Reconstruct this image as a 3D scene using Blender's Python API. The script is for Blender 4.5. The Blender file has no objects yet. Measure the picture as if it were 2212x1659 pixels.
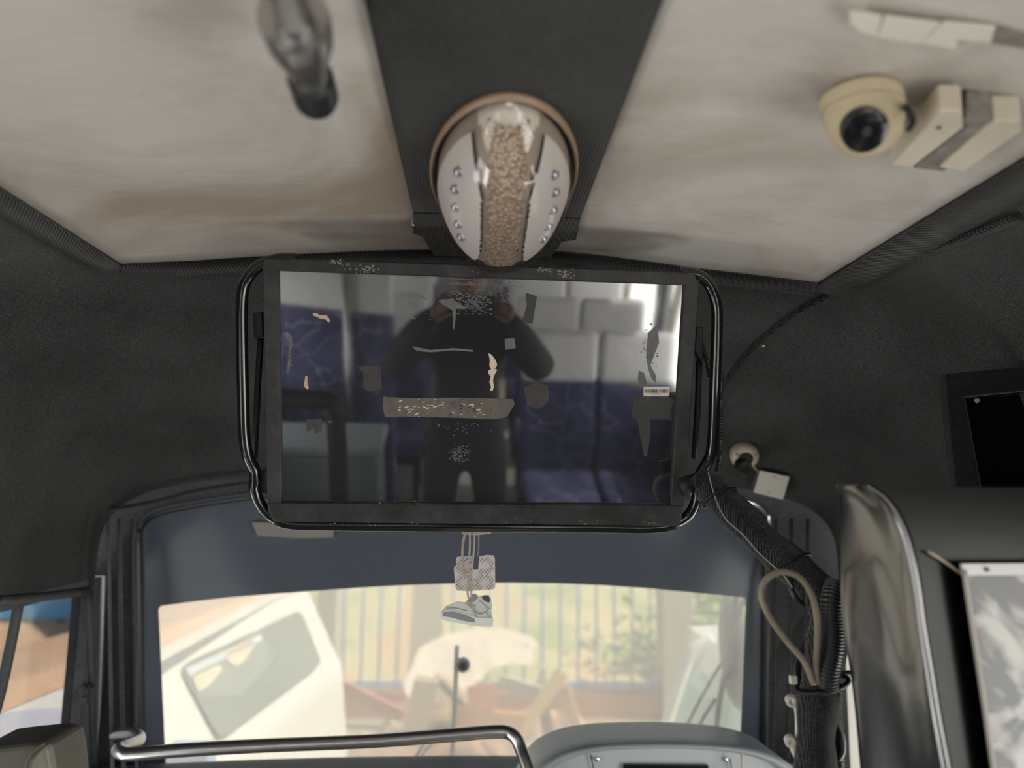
import bpy, bmesh, math, random
from mathutils import Vector, Matrix, noise
from mathutils.bvhtree import BVHTree
random.seed(11)
S = bpy.context.scene
COL = S.collection
# ------------------------------------------------------------------ camera
EYE = Vector((0, 0, 1.62))
FPX = 1650.0
_r = math.radians(0.8)
_x = -76*math.cos(_r)+230*math.sin(_r); _y = 76*math.sin(_r)+230*math.cos(_r)
_th = math.atan(_y/FPX); _ps = math.atan(-_x/FPX*math.cos(_th))
CF = Vector((math.sin(_ps)*math.cos(_th), math.cos(_ps)*math.cos(_th), math.sin(_th)))
_R = Vector((math.cos(_ps), -math.sin(_ps), 0)); _U = _R.cross(CF)
CR = _R*math.cos(_r)+_U*math.sin(_r); CU = _U*math.cos(_r)-_R*math.sin(_r)
cd = bpy.data.cameras.new('camera'); cam = bpy.data.objects.new('camera', cd); COL.objects.link(cam)
cam.matrix_world = Matrix((( CR.x, CU.x, -CF.x, EYE.x), (CR.y, CU.y, -CF.y, EYE.y), (CR.z, CU.z, -CF.z, EYE.z), (0, 0, 0, 1)))
cd.sensor_width = 36; cd.lens = FPX/2212*36; cd.clip_start = 0.02
cd.dof.use_dof = True; cd.dof.focus_distance = 1.42; cd.dof.aperture_fstop = 1.9
S.camera = cam
# ------------------------------------------------------------------ light
W = bpy.data.worlds.new('world'); S.world = W; W.use_nodes = True
nt = W.node_tree; nt.nodes.clear()
wo = nt.nodes.new('ShaderNodeOutputWorld'); bg = nt.nodes.new('ShaderNodeBackground')
sky = nt.nodes.new('ShaderNodeTexSky'); sky.sky_type = 'HOSEK_WILKIE'
sky.turbidity = 6; sky.ground_albedo = 0.4; sky.sun_direction = Vector((0.62, -0.12, 0.8)).normalized()
hs = nt.nodes.new('ShaderNodeHueSaturation'); hs.inputs['Saturation'].default_value = 0.35
nt.links.new(sky.outputs[0], hs.inputs['Color']); nt.links.new(hs.outputs[0], bg.inputs[0]); nt.links.new(bg.outputs[0], wo.inputs[0])
bg.inputs[1].default_value = 4.0
sd = bpy.data.lights.new('sun', 'SUN'); sd.energy = 6.5; sd.angle = math.radians(3); sd.color = (1, .95, .87)
sun = bpy.data.objects.new('sun', sd); COL.objects.link(sun)
sun.rotation_euler = Vector((0.62, -0.12, 0.80)).to_track_quat('Z', 'Y').to_euler()
# added fill lamps just outside the side and rear windows, brightening the cabin
def window_fill(loc, look, sx, sy, power, col=(1, .98, .95)):
    l = bpy.data.lights.new('window_daylight', 'AREA'); l.shape = 'RECTANGLE'; l.size = sx; l.size_y = sy; l.energy = power; l.color = col
    o = bpy.data.objects.new('window_daylight', l); COL.objects.link(o); o.location = loc
    o.rotation_euler = (-Vector(look)).to_track_quat('Z', 'Y').to_euler(); return o
for _y in (-3.37, -2.17, -.95, .16):
    window_fill((-1.16, _y, 1.2), (1, 0, .12), 1.05, .66, 6.5)
    window_fill((1.16, _y, 1.2), (-1, 0, .12), 1.05, .66, 12)
window_fill((0, -4.12, 1.38), (0, 1, .05), 1.7, .8, 16)
window_fill((-1.16, 1.25, .85), (1, .12, .45), .6, .8, 11)
window_fill((1.16, 1.2, .85), (-1, .12, .40), .4, .8, 7)
S.view_settings.view_transform = 'Standard'; S.view_settings.look = 'None'
S.view_settings.gamma = 1; S.view_settings.use_curve_mapping = False
S.view_settings.exposure = 0.52
try:
    S.cycles.max_bounces = 12; S.cycles.diffuse_bounces = 6; S.cycles.transparent_max_bounces = 16
    S.cycles.sample_clamp_indirect = 6; S.cycles.caustics_reflective = False; S.cycles.caustics_refractive = False
    S.cycles.use_denoising = True
except Exception: pass

# ------------------------------------------------------------------ ray helpers
def ray(px, py): return (CR*((px-1106)/FPX) - CU*((py-829.5)/FPX) + CF)
def atY(px, py, Y):
    d = ray(px, py); return EYE + d*((Y-EYE.y)/d.y)
def atX(px, py, X):
    d = ray(px, py); return EYE + d*((X-EYE.x)/d.x)
def atZ(px, py, Z):
    d = ray(px, py); return EYE + d*((Z-EYE.z)/d.z)
def atP(px, py, p0, n):
    d = ray(px, py); return EYE + d*((p0-EYE).dot(n)/d.dot(n))

# ------------------------------------------------------------------ materials
def srgb(r, g, b):
    f = lambda c: (c/255/12.92 if c/255 <= .04045 else ((c/255+.055)/1.055)**2.4)
    return (f(r), f(g), f(b), 1)
MATS = {}
def mat(name, col, rough=.6, metal=0, spec=.5, bump=None, var=None, coat=0, sheen=0, ior=None, extra=None):
    """bump=(scale,strength,dist[,stretch xyz]) ; var=(scale, amount, colour2)"""
    if name in MATS: return MATS[name]
    m = bpy.data.materials.new(name); m.use_nodes = True; MATS[name] = m
    N = m.node_tree.nodes; L = m.node_tree.links; b = N['Principled BSDF']
    b.inputs['Base Color'].default_value = col; b.inputs['Roughness'].default_value = rough
    b.inputs['Metallic'].default_value = metal; b.inputs['Specular IOR Level'].default_value = spec
    b.inputs['Coat Weight'].default_value = coat; b.inputs['Coat Roughness'].default_value = .05
    b.inputs['Sheen Weight'].default_value = sheen
    if ior: b.inputs['IOR'].default_value = ior
    tc = N.new('ShaderNodeTexCoord')
    if var:
        t = N.new('ShaderNodeTexNoise'); t.inputs['Scale'].default_value = var[0]; t.inputs['Detail'].default_value = 6
        t.inputs['Roughness'].default_value = .65
        L.new(tc.outputs['Object'], t.inputs['Vector'])
        r = N.new('ShaderNodeValToRGB'); r.color_ramp.elements[0].position = .35; r.color_ramp.elements[1].position = .68
        r.color_ramp.elements[0].color = col; r.color_ramp.elements[1].color = var[2]
        if var[1] < 1:
            r.color_ramp.elements[1].color = tuple(col[i]*(1-var[1])+var[2][i]*var[1] for i in range(3))+(1,)
        L.new(t.outputs['Fac'], r.inputs[0]); L.new(r.outputs[0], b.inputs['Base Color'])
    if bump:
        mp = N.new('ShaderNodeMapping')
        if len(bump) > 3: mp.inputs['Scale'].default_value = bump[3]
        t2 = N.new('ShaderNodeTexNoise'); t2.inputs['Scale'].default_value = bump[0]; t2.inputs['Detail'].default_value = 4
        bp = N.new('ShaderNodeBump'); bp.inputs['Strength'].default_value = bump[1]; bp.inputs['Distance'].default_value = bump[2]
        L.new(tc.outputs['Object'], mp.inputs[0]); L.new(mp.outputs[0], t2.inputs['Vector'])
        L.new(t2.outputs['Fac'], bp.inputs['Height']); L.new(bp.outputs[0], b.inputs['Normal'])
    if extra: extra(m, N, L, b, tc)
    return m
def mixnode(N, L, a, bb, fac, blend='MIX'):
    x = N.new('ShaderNodeMix'); x.data_type = 'RGBA'; x.blend_type = blend
    for k, v in (('A', a), ('B', bb)):
        s = [i for i in x.inputs if i.name == k and i.type == 'RGBA'][0]
        if isinstance(v, tuple): s.default_value = v
        else: L.new(v, s)
    s = [i for i in x.inputs if i.name == 'Factor' and i.type == 'VALUE'][0]
    if isinstance(fac, float): s.default_value = fac
    else: L.new(fac, s)
    return [o for o in x.outputs if o.type == 'RGBA'][0]
def carpet(name, c1, c2, ribs=None, rscale=160, strength=.6):
    def ex(m, N, L, b, tc):
        n1 = N.new('ShaderNodeTexNoise'); n1.inputs['Scale'].default_value = 380; n1.inputs['Detail'].default_value = 3
        n2 = N.new('ShaderNodeTexNoise'); n2.inputs['Scale'].default_value = 5; n2.inputs['Detail'].default_value = 5
        L.new(tc.outputs['Object'], n1.inputs['Vector']); L.new(tc.outputs['Object'], n2.inputs['Vector'])
        r = N.new('ShaderNodeValToRGB'); r.color_ramp.elements[0].position = .42; r.color_ramp.elements[1].position = .64
        r.color_ramp.elements[0].color = c1; r.color_ramp.elements[1].color = c2
        L.new(n1.outputs['Fac'], r.inputs[0])
        r2 = N.new('ShaderNodeValToRGB'); r2.color_ramp.elements[0].color = (.65, .65, .65, 1); r2.color_ramp.elements[1].color = (1.25, 1.25, 1.25, 1)
        r2.color_ramp.elements[0].position = .3; r2.color_ramp.elements[1].position = .7
        L.new(n2.outputs['Fac'], r2.inputs[0])
        L.new(mixnode(N, L, r.outputs[0], r2.outputs[0], 1.0, 'MULTIPLY'), b.inputs['Base Color'])
        bp = N.new('ShaderNodeBump'); bp.inputs['Strength'].default_value = strength; bp.inputs['Distance'].default_value = .002
        if ribs is not None:
            w = N.new('ShaderNodeTexWave'); w.wave_type = 'BANDS'; w.bands_direction = ribs
            w.inputs['Scale'].default_value = rscale/ (2*math.pi) ; w.inputs['Distortion'].default_value = .8
            L.new(tc.outputs['Object'], w.inputs['Vector'])
            ad = N.new('ShaderNodeMath'); ad.operation = 'ADD'; L.new(w.outputs['Fac'], ad.inputs[0]); L.new(n1.outputs['Fac'], ad.inputs[1])
            L.new(ad.outputs[0], bp.inputs['Height'])
        else: L.new(n1.outputs['Fac'], bp.inputs['Height'])
        L.new(bp.outputs[0], b.inputs['Normal'])
    return mat(name, c1, rough=.95, spec=.15, sheen=.25, extra=ex)
M_felt = carpet('black_felt', (.020, .0205, .021, 1), (.075, .076, .078, 1))
M_rib = carpet('ribbed_carpet', (.017, .0175, .017, 1), (.05, .05, .049, 1), 'X', 400, 1.0)
M_ribd = carpet('ribbed_trim', (.010, .010, .010, 1), (.032, .032, .032, 1), 'DIAGONAL', 500, .9)
M_wrap = carpet('carpet_wrap', (.005, .005, .0055, 1), (.05, .052, .055, 1), 'X', 620, 1.0)
def ex_ceil(m, N, L, b, tc):
    n1 = N.new('ShaderNodeTexNoise'); n1.inputs['Scale'].default_value = 2.2; n1.inputs['Detail'].default_value = 7; n1.inputs['Roughness'].default_value = .6; n1.inputs['Distortion'].default_value = .6
    L.new(tc.outputs['Object'], n1.inputs['Vector'])
    r = N.new('ShaderNodeValToRGB'); e = r.color_ramp.elements
    e[0].position = .33; e[0].color = (.36, .30, .24, 1); e[1].position = .56; e[1].color = (.60, .575, .545, 1)
    L.new(n1.outputs['Fac'], r.inputs[0])
    mp = N.new('ShaderNodeMapping'); mp.inputs['Scale'].default_value = (6, 60, 60)
    n2 = N.new('ShaderNodeTexNoise'); n2.inputs['Scale'].default_value = 3; n2.inputs['Detail'].default_value = 4
    L.new(tc.outputs['Object'], mp.inputs[0]); L.new(mp.outputs[0], n2.inputs['Vector'])
    r2 = N.new('ShaderNodeValToRGB'); r2.color_ramp.elements[0].color = (.9, .89, .88, 1); r2.color_ramp.elements[0].position = .3; r2.color_ramp.elements[1].color = (1.04, 1.04, 1.04, 1)
    L.new(n2.outputs['Fac'], r2.inputs[0])
    o = mixnode(N, L, r.outputs[0], r2.outputs[0], 1.0, 'MULTIPLY')
    v = N.new('ShaderNodeTexVoronoi'); v.inputs['Scale'].default_value = 26; v.inputs['Randomness'].default_value = 1
    L.new(tc.outputs['Object'], v.inputs['Vector'])
    lt = N.new('ShaderNodeMath'); lt.operation = 'LESS_THAN'; lt.inputs[1].default_value = .022; L.new(v.outputs['Distance'], lt.inputs[0])
    o2 = mixnode(N, L, o, (.16, .14, .12, 1), lt.outputs[0])
    L.new(o2, b.inputs['Base Color'])
M_pil_haze = carpet('pillar_cloth', (.07, .073, .08, 1), (.14, .145, .155, 1))  # left pillar cloth, colour lightened to imitate lens haze
M_ceil = mat('stained_ceiling_board', (.6, .58, .55, 1), rough=.55, spec=.3, extra=ex_ceil)
M_steelblack = mat('worn_black_paint', srgb(48, 48, 49), rough=.38, spec=.5, bump=(120, .25, .001), var=(9, .5, srgb(78, 78, 78)))
def ex_chip(m, N, L, b, tc):
    # worn flat bar: grey streaks and a few chipped flecks of old pale paint
    mp = N.new('ShaderNodeMapping'); mp.inputs['Scale'].default_value = (1, 1, 1)
    n = N.new('ShaderNodeTexNoise'); n.inputs['Scale'].default_value = 14; n.inputs['Detail'].default_value = 8; n.inputs['Roughness'].default_value = .7
    L.new(tc.outputs['Object'], n.inputs['Vector'])
    r = N.new('ShaderNodeValToRGB'); r.color_ramp.elements[0].color = srgb(32, 32, 33); r.color_ramp.elements[1].color = srgb(66, 66, 66)
    r.color_ramp.elements[0].position = .4; r.color_ramp.elements[1].position = .75
    L.new(n.outputs['Fac'], r.inputs[0])
    L.new(r.outputs[0], b.inputs['Base Color'])
M_bar = mat('scuffed_flat_bar', srgb(50, 50, 50), rough=.5, spec=.4, bump=(200, .2, .0008), extra=ex_chip)
M_tube = mat('gloss_black_tube', srgb(22, 22, 23), rough=.16, spec=.6, coat=.4, bump=(60, .12, .001))
M_flake = mat('bare_flake', srgb(150, 146, 138), rough=.6)
M_chrome = mat('dull_chrome', (.62, .62, .60, 1), rough=.22, metal=1, bump=(90, .05, .0005))
M_chromew = mat('worn_steel', (.55, .55, .54, 1), rough=.3, metal=1, var=(30, .4, (.38, .36, .34, 1)))
M_rubber = mat('black_rubber', srgb(34, 35, 40), rough=.35, spec=.5)
M_rubbergrey = mat('grey_rubber', srgb(70, 72, 74), rough=.55)
M_cream = mat('cream_plastic', srgb(214, 200, 170), rough=.38, spec=.45, var=(7, .5, srgb(190, 172, 138)))
M_creamb = mat('cream_box', srgb(216, 206, 190), rough=.5, spec=.4, var=(9, .5, srgb(188, 176, 156)))
M_tape = mat('silver_tape', srgb(150, 145, 138), rough=.42, bump=(60, .5, .002), var=(50, .8, srgb(96, 92, 87)))
M_blackgl = mat('black_gloss', srgb(24, 25, 28), rough=.12, spec=.5)
M_white = mat('white_plastic', srgb(214, 210, 200), rough=.45)
M_whited = mat('white_enamel', srgb(215, 211, 202), rough=.4)
M_black = mat('matt_black', srgb(20, 20, 21), rough=.6)
M_deep = mat('deep_black_cloth', srgb(9, 9, 9), rough=.9, spec=.1)
M_cord = mat('beige_cable', srgb(150, 138, 122), rough=.5, var=(40, .4, srgb(110, 100, 88)))
M_beige = mat('beige_plastic', srgb(190, 176, 158), rough=.5)
M_alu = mat('silver_card', srgb(232, 226, 222), rough=.5)
M_shoe = mat('grey_card', srgb(234, 236, 230), rough=.6, var=(18, .5, srgb(200, 202, 196)))
M_shoed = mat('dark_grey_card', srgb(150, 152, 156), rough=.6)
M_string = mat('pale_cord', srgb(185, 176, 164), rough=.8)
M_dash = mat('dash_plastic', srgb(64, 70, 76), rough=.5, bump=(150, .2, .001))
M_silverp = mat('silver_grey_plastic', srgb(140, 146, 150), rough=.35, spec=.5)
M_silverd = mat('silver_plastic_lighter', srgb(164, 170, 172), rough=.45)
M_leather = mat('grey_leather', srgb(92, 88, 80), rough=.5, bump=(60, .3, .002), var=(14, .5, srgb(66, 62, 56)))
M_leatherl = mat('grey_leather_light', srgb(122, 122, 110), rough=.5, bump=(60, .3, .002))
M_floor = mat('vinyl_floor', srgb(146, 140, 130), rough=.55, var=(12, .5, srgb(116, 110, 102)))
M_sidew = mat('side_wall_laminate', srgb(150, 150, 152), rough=.6)
def glassmat(name, tint, refl=.08, rough=.0, veil=0):
    m = bpy.data.materials.new(name); m.use_nodes = True; N = m.node_tree.nodes; L = m.node_tree.links; N.clear()
    o = N.new('ShaderNodeOutputMaterial'); t = N.new('ShaderNodeBsdfTransparent'); g = N.new('ShaderNodeBsdfGlossy'); mx = N.new('ShaderNodeMixShader')
    lw = N.new('ShaderNodeLayerWeight'); lw.inputs['Blend'].default_value = .25
    mu = N.new('ShaderNodeMath'); mu.operation = 'MULTIPLY_ADD'; mu.inputs[1].default_value = .35; mu.inputs[2].default_value = refl
    L.new(lw.outputs['Fresnel'], mu.inputs[0])
    t.inputs[0].default_value = tint; g.inputs['Roughness'].default_value = rough
    mu.use_clamp = True
    L.new(mu.outputs[0], mx.inputs[0]); L.new(t.outputs[0], mx.inputs[1]); L.new(g.outputs[0], mx.inputs[2]); L.new(mx.outputs[0], o.inputs[0])
    if veil:  # translucent layer imitating glare
        tr = N.new('ShaderNodeBsdfTranslucent'); tr.inputs[0].default_value = (.95, .94, .90, 1); m2 = N.new('ShaderNodeMixShader'); m2.inputs[0].default_value = veil
        L.new(mx.outputs[0], m2.inputs[1]); L.new(tr.outputs[0], m2.inputs[2]); L.new(m2.outputs[0], o.inputs[0])
    MATS[name] = m; return m
M_wglass = glassmat('windscreen_glass', (.70, .70, .67, 1), .0, veil=.27)  # milky translucent share stands in for veiling glare over the outside view
M_sglass = glassmat('side_glass', (.93, .94, .93, 1), .02)
M_fglass = glassmat('front_side_glass', (.62, .62, .62, 1), .02)
M_frit = mat('black_glass_band', srgb(94, 101, 112), rough=.16, spec=.22, ior=1.45)  # black band, base colour raised to grey-blue for haze and reflections
def ex_screen(m, N, L, b, tc):
    n = N.new('ShaderNodeTexNoise'); n.inputs['Scale'].default_value = 5; n.inputs['Detail'].default_value = 6
    L.new(tc.outputs['Object'], n.inputs['Vector'])
    r = N.new('ShaderNodeMapRange'); r.inputs[1].default_value = .3; r.inputs[2].default_value = .75; r.inputs[3].default_value = .01; r.inputs[4].default_value = .07
    L.new(n.outputs['Fac'], r.inputs[0]); L.new(r.outputs[0], b.inputs['Roughness'])
M_screen = mat('dusty_black_screen', (.026, .027, .030, 1), rough=.03, ior=2.9, extra=ex_screen)
def ex_blue(m, N, L, b, tc):
    v = N.new('ShaderNodeTexVoronoi'); v.feature = 'DISTANCE_TO_EDGE'; v.inputs['Scale'].default_value = 9
    n = N.new('ShaderNodeTexNoise'); n.inputs['Scale'].default_value = 3; n.inputs['Detail'].default_value = 3
    a = N.new('ShaderNodeMixRGB'); a.inputs[0].default_value = .25
    L.new(tc.outputs['Object'], n.inputs['Vector']); L.new(tc.outputs['Object'], a.inputs[1]); L.new(n.outputs['Color'], a.inputs[2])
    L.new(a.outputs[0], v.inputs['Vector'])
    lt = N.new('ShaderNodeMath'); lt.operation = 'LESS_THAN'; lt.inputs[1].default_value = .011; L.new(v.outputs['Distance'], lt.inputs[0])
    r = N.new('ShaderNodeValToRGB'); r.color_ramp.elements[0].color = srgb(62, 64, 92); r.color_ramp.elements[1].color = srgb(94, 94, 130)
    r.color_ramp.elements[0].position = .35; r.color_ramp.elements[1].position = .7
    L.new(n.outputs['Fac'], r.inputs[0])
    L.new(mixnode(N, L, r.outputs[0], srgb(150, 148, 180), lt.outputs[0]), b.inputs['Base Color'])
M_blue = mat('blue_line_pattern_fabric', (.05, .05, .2, 1), rough=.9, spec=.1, extra=ex_blue)
M_cover = mat('white_headrest_cloth', srgb(226, 224, 222), rough=.8, bump=(9, .6, .02))
M_board = mat('white_board', srgb(222, 222, 218), rough=.6, var=(30, .4, srgb(188, 186, 182)))

# ------------------------------------------------------------------ mesh helpers
def tag(o, label=None, cat=None, group=None, kind=None):
    if label: o['label'] = label
    if cat: o['category'] = cat
    if group: o['group'] = group
    if kind: o['kind'] = kind
    return o
def thing(name, loc, label, cat, group=None):
    o = bpy.data.objects.new(name, None); COL.objects.link(o); o.location = loc; o.empty_display_size = .05
    return tag(o, label, cat, group)
def mk(name, verts, faces, m, parent=None, smooth=False, bevel=0, auto=False, sub=0, solid=0):
    me = bpy.data.meshes.new(name); me.from_pydata([tuple(v) for v in verts], [], faces)
    bm = bmesh.new(); bm.from_mesh(me); bmesh.ops.recalc_face_normals(bm, faces=bm.faces); bm.to_mesh(me); bm.free()
    o = bpy.data.objects.new(name, me); COL.objects.link(o)
    for mm in (m if isinstance(m, (list, tuple)) else [m]): me.materials.append(mm)
    for p in me.polygons: p.use_smooth = smooth
    if solid:
        s = o.modifiers.new('s', 'SOLIDIFY'); s.thickness = solid; s.offset = 0
    if bevel:
        b = o.modifiers.new('b', 'BEVEL'); b.width = bevel; b.segments = 3; b.limit_method = 'ANGLE'; b.angle_limit = math.radians(40)
        for p in me.polygons: p.use_smooth = True
        w = o.modifiers.new('w', 'WEIGHTED_NORMAL')
    if sub:
        s = o.modifiers.new('s', 'SUBSURF'); s.levels = sub; s.render_levels = sub
        for p in me.polygons: p.use_smooth = True
    if parent:
        o.parent = parent; o.matrix_parent_inverse = _pinv(parent)
    return o
def _pinv(p):
    M = Matrix.Translation(p.location) @ p.rotation_euler.to_matrix().to_4x4() if p.parent is None else None
    if M is None:
        q = p.parent; M = (Matrix.Translation(q.location) @ q.rotation_euler.to_matrix().to_4x4()) @ p.matrix_parent_inverse @ (Matrix.Translation(p.location) @ p.rotation_euler.to_matrix().to_4x4())
    return M.inverted()
BOXF = [(0, 1, 3, 2), (4, 6, 7, 5), (0, 4, 5, 1), (2, 3, 7, 6), (0, 2, 6, 4), (1, 5, 7, 3)]
def box(name, c, s, m, parent=None, rot=None, bevel=0, sub=0):
    c = Vector(c); R = rot if rot is not None else Matrix.Identity(3)
    v = [c + R @ Vector((x*s[0]/2, y*s[1]/2, z*s[2]/2)) for x in (-1, 1) for y in (-1, 1) for z in (-1, 1)]
    return mk(name, v, BOXF, m, parent, bevel=bevel, sub=sub)
def smooth_path(pts, n=8, closed=False):
    P = [Vector(p) for p in pts]; out = []
    L = len(P)
    rng = range(L if closed else L-1)
    for i in rng:
        if closed: p0, p1, p2, p3 = P[(i-1) % L], P[i], P[(i+1) % L], P[(i+2) % L]
        else: p0, p1, p2, p3 = P[max(i-1, 0)], P[i], P[i+1], P[min(i+2, L-1)]
        for k in range(n):
            t = k/n; t2 = t*t; t3 = t2*t
            out.append(.5*((2*p1)+(-p0+p2)*t+(2*p0-5*p1+4*p2-p3)*t2+(-p0+3*p1-3*p2+p3)*t3))
    if not closed: out.append(P[-1])
    return out
def tube(name, pts, r, m, parent=None, n=8, seg=14, closed=False, smooth=True, flat=None, cap=True, rf=None):
    P = smooth_path(pts, n, closed) if n > 1 else [Vector(p) for p in pts]
    L = len(P); V = []; F = []
    T = []
    for i in range(L):
        a = P[(i-1) % L] if (closed or i > 0) else P[i]; b = P[(i+1) % L] if (closed or i < L-1) else P[i]
        d = (b-a)
        T.append(d.normalized() if d.length > 1e-9 else Vector((0, 0, 1)))
    up = Vector((0, 0, 1)) if abs(T[0].z) < .9 else Vector((1, 0, 0))
    nrm = (up - T[0]*up.dot(T[0])).normalized()
    for i in range(L):
        nrm = (nrm - T[i]*nrm.dot(T[i])).normalized(); bi = T[i].cross(nrm)
        rr = r if rf is None else rf(i/(L-1 if L > 1 else 1), i)
        fx, fy = (1, 1) if flat is None else flat
        for k in range(seg):
            a = 2*math.pi*k/seg
            V.append(P[i] + nrm*math.cos(a)*rr*fx + bi*math.sin(a)*rr*fy)
    for i in range(L if closed else L-1):
        for k in range(seg):
            j = (i+1) % L
            F.append((i*seg+k, i*seg+(k+1) % seg, j*seg+(k+1) % seg, j*seg+k))
    if cap and not closed:
        F.append(tuple(range(seg-1, -1, -1))); F.append(tuple((L-1)*seg+k for k in range(seg)))
    return mk(name, V, F, m, parent, smooth=smooth)
def frame_from(n, up=Vector((0, 0, 1))):
    n = n.normalized(); x = up.cross(n)
    if x.length < 1e-3: x = Vector((1, 0, 0)).cross(n)
    x.normalize(); y = n.cross(x)
    return Matrix((x, y, n)).transposed()
def lathe(name, o, axis, prof, m, parent=None, seg=40, smooth=True):
    """prof: list of (radius, height along axis)"""
    R = frame_from(Vector(axis)); o = Vector(o); V = []; F = []
    for (r, h) in prof:
        for k in range(seg):
            a = 2*math.pi*k/seg
            V.append(o + R @ Vector((r*math.cos(a), r*math.sin(a), h)))
    for i in range(len(prof)-1):
        for k in range(seg): F.append((i*seg+k, i*seg+(k+1) % seg, (i+1)*seg+(k+1) % seg, (i+1)*seg+k))
    if prof[0][0] > 1e-5: F.append(tuple(range(seg-1, -1, -1)))
    if prof[-1][0] > 1e-5: F.append(tuple((len(prof)-1)*seg+k for k in range(seg)))
    ob = mk(name, V, F, m, parent, smooth=smooth)
    e = ob.modifiers.new('e', 'EDGE_SPLIT'); e.split_angle = math.radians(38)
    return ob
def slab(name, pts, th, nrm, m, parent=None, bevel=0, holes=()):
    """polygon of 3D points, extruded by th along nrm; holes optional loops"""
    bm = bmesh.new(); nrm = Vector(nrm).normalized()
    edges = []
    for loop in [pts]+list(holes):
        vs = [bm.verts.new(Vector(p)) for p in loop]
        edges += [bm.edges.new((vs[i], vs[(i+1) % len(vs)])) for i in range(len(vs))]
    if holes: bmesh.ops.triangle_fill(bm, use_beauty=True, use_dissolve=True, edges=edges, normal=nrm)
    else: bm.faces.new(bm.verts)
    fs = list(bm.faces)
    if th:
        g = bmesh.ops.extrude_face_region(bm, geom=fs)
        bmesh.ops.translate(bm, verts=[v for v in g['geom'] if isinstance(v, bmesh.types.BMVert)], vec=nrm*th)
    bmesh.ops.recalc_face_normals(bm, faces=bm.faces)
    me = bpy.data.meshes.new(name); bm.to_mesh(me); bm.free(); me.materials.append(m)
    o = bpy.data.objects.new(name, me); COL.objects.link(o)
    if bevel:
        b = o.modifiers.new('b', 'BEVEL'); b.width = bevel; b.segments = 3; b.limit_method = 'ANGLE'
    if parent: o.parent = parent; o.matrix_parent_inverse = _pinv(parent)
    return o
def grid(name, fn, nu, nv, m, parent=None, smooth=True, solid=0):
    V = [fn(i/nu, j/nv) for j in range(nv+1) for i in range(nu+1)]
    F = [(j*(nu+1)+i, j*(nu+1)+i+1, (j+1)*(nu+1)+i+1, (j+1)*(nu+1)+i) for j in range(nv) for i in range(nu)]
    o = mk(name, V, F, m, parent, smooth=smooth)
    if solid:
        s = o.modifiers.new('s', 'SOLIDIFY'); s.thickness = solid; s.offset = 0
    return o

# ================================================================== the bus shell
HW = 1.07; YF = 1.46; YE = 2.26
def ztop(y):
    if y <= YF: return 2.08
    s = (y-YF)/(YE-YF); return 2.08-.43*(s**1.5)
def shell_pt(u, y, zb):
    a = (u-.5)*math.pi; n = 4.6
    sx = math.sin(a); cx = math.cos(a)
    x = HW*math.copysign(abs(sx)**(2/n), sx)
    z = zb+(ztop(y)-zb)*abs(cx)**(2/n)
    s = max(0, (y-YF)/(YE-YF))
    z += .045*(1-s*.8)*(1-(x/HW)**2)
    p = Vector((x, y, z))
    if y > YF-.05 and s < .95:      # soft folds of the glued felt
        w = noise.noise(Vector((x*3.1, y*3.3, z*3.7)))*.010 + noise.noise(Vector((x*8, y*7, z*8)))*.004
        fade = min(1, (y-YF+.05)/.15)*min(1, (.95-s)/.15)
        p += Vector((-x*.4, -.5, -.6)).normalized()*max(-.004, w)*fade
    return p
cap = grid('headliner_front', lambda u, v: shell_pt(u, 0.70+(YE-0.70)*v, 1.335), 140, 90, M_felt)
cap.name = 'ceiling_front'; tag(cap, kind='structure')
_bm = bmesh.new(); _bm.from_mesh(cap.data); SH = BVHTree.FromBMesh(_bm); _bm.free()
def onshell(px, py, off=.0):
    d = ray(px, py).normalized(); h = SH.ray_cast(EYE, d)
    if h[0] is None: return atY(px, py, 2.2), -d
    n = h[1] if h[1].dot(d) < 0 else -h[1]
    return h[0]+n*off, n
rear = grid('ceiling_rear', lambda u, v: shell_pt(u, -4.0+4.72*v, 1.60), 60, 4, M_felt); tag(rear, kind='structure')
# white boards under the roof, left and right of the black centre strip
def zpan(x): return 1.62+.43+.047*(1-(x/.70)**2)
def fy_left(x): return 1.475+.02*(x+.7)
def fpx(px, py):
    z = 2.05
    for _ in range(6):
        p = atZ(px, py, z); z = zpan(p.x)
    return p
front_edge = [fpx(*q) for q in ((258, 567), (420, 560), (560, 551), (700, 543), (800, 539), (900, 537), (1000, 537), (1100, 538), (1200, 540), (1300, 549), (1400, 562), (1500, 576), (1640, 592), (1770, 608))]
def fyx(x):
    e = front_edge
    if x <= e[0].x: return e[0].y
    for a, b in zip(e, e[1:]):
        if a.x <= x <= b.x: return a.y+(b.y-a.y)*(x-a.x)/(b.x-a.x)
    return e[-1].y
XL = front_edge[0].x; XR = front_edge[-1].x
def panel(name, x0, x1):
    def f(u, v):
        x = x0+(x1-x0)*u; y1 = fyx(x); y = .2+(y1-.2)*v; return Vector((x, y, zpan(x)-.001))
    o = grid(name, f, 24, 24, M_ceil, solid=.006); tag(o, kind='structure'); return o
panel('ceiling_left', XL, 0.03); panel('ceiling_right', 0.03, XR)
def rearpan(name, x0, x1, y0, y1):
    o = grid(name, lambda u, v: Vector((x0+(x1-x0)*u, y0+(y1-y0)*v, zpan(x0+(x1-x0)*u)-.001)), 10, 2, M_ceil, solid=.006); tag(o, kind='structure')
rearpan('ceiling_rear_board', XL, XR, -4.0, .195)
# black centre strip
def stripx(y, side):
    c = .025
    return c+side*(.142+.0*y)
def strip_fn(u, v):
    y = -4.0+(1.255+4.0)*v
    x = stripx(y, -1)+(stripx(y, 1)-stripx(y, -1))*u
    return Vector((x, y, zpan(x)-.010))
o = grid('trim_1', strip_fn, 14, 60, M_rib, solid=.007); tag(o, kind='structure')
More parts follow.
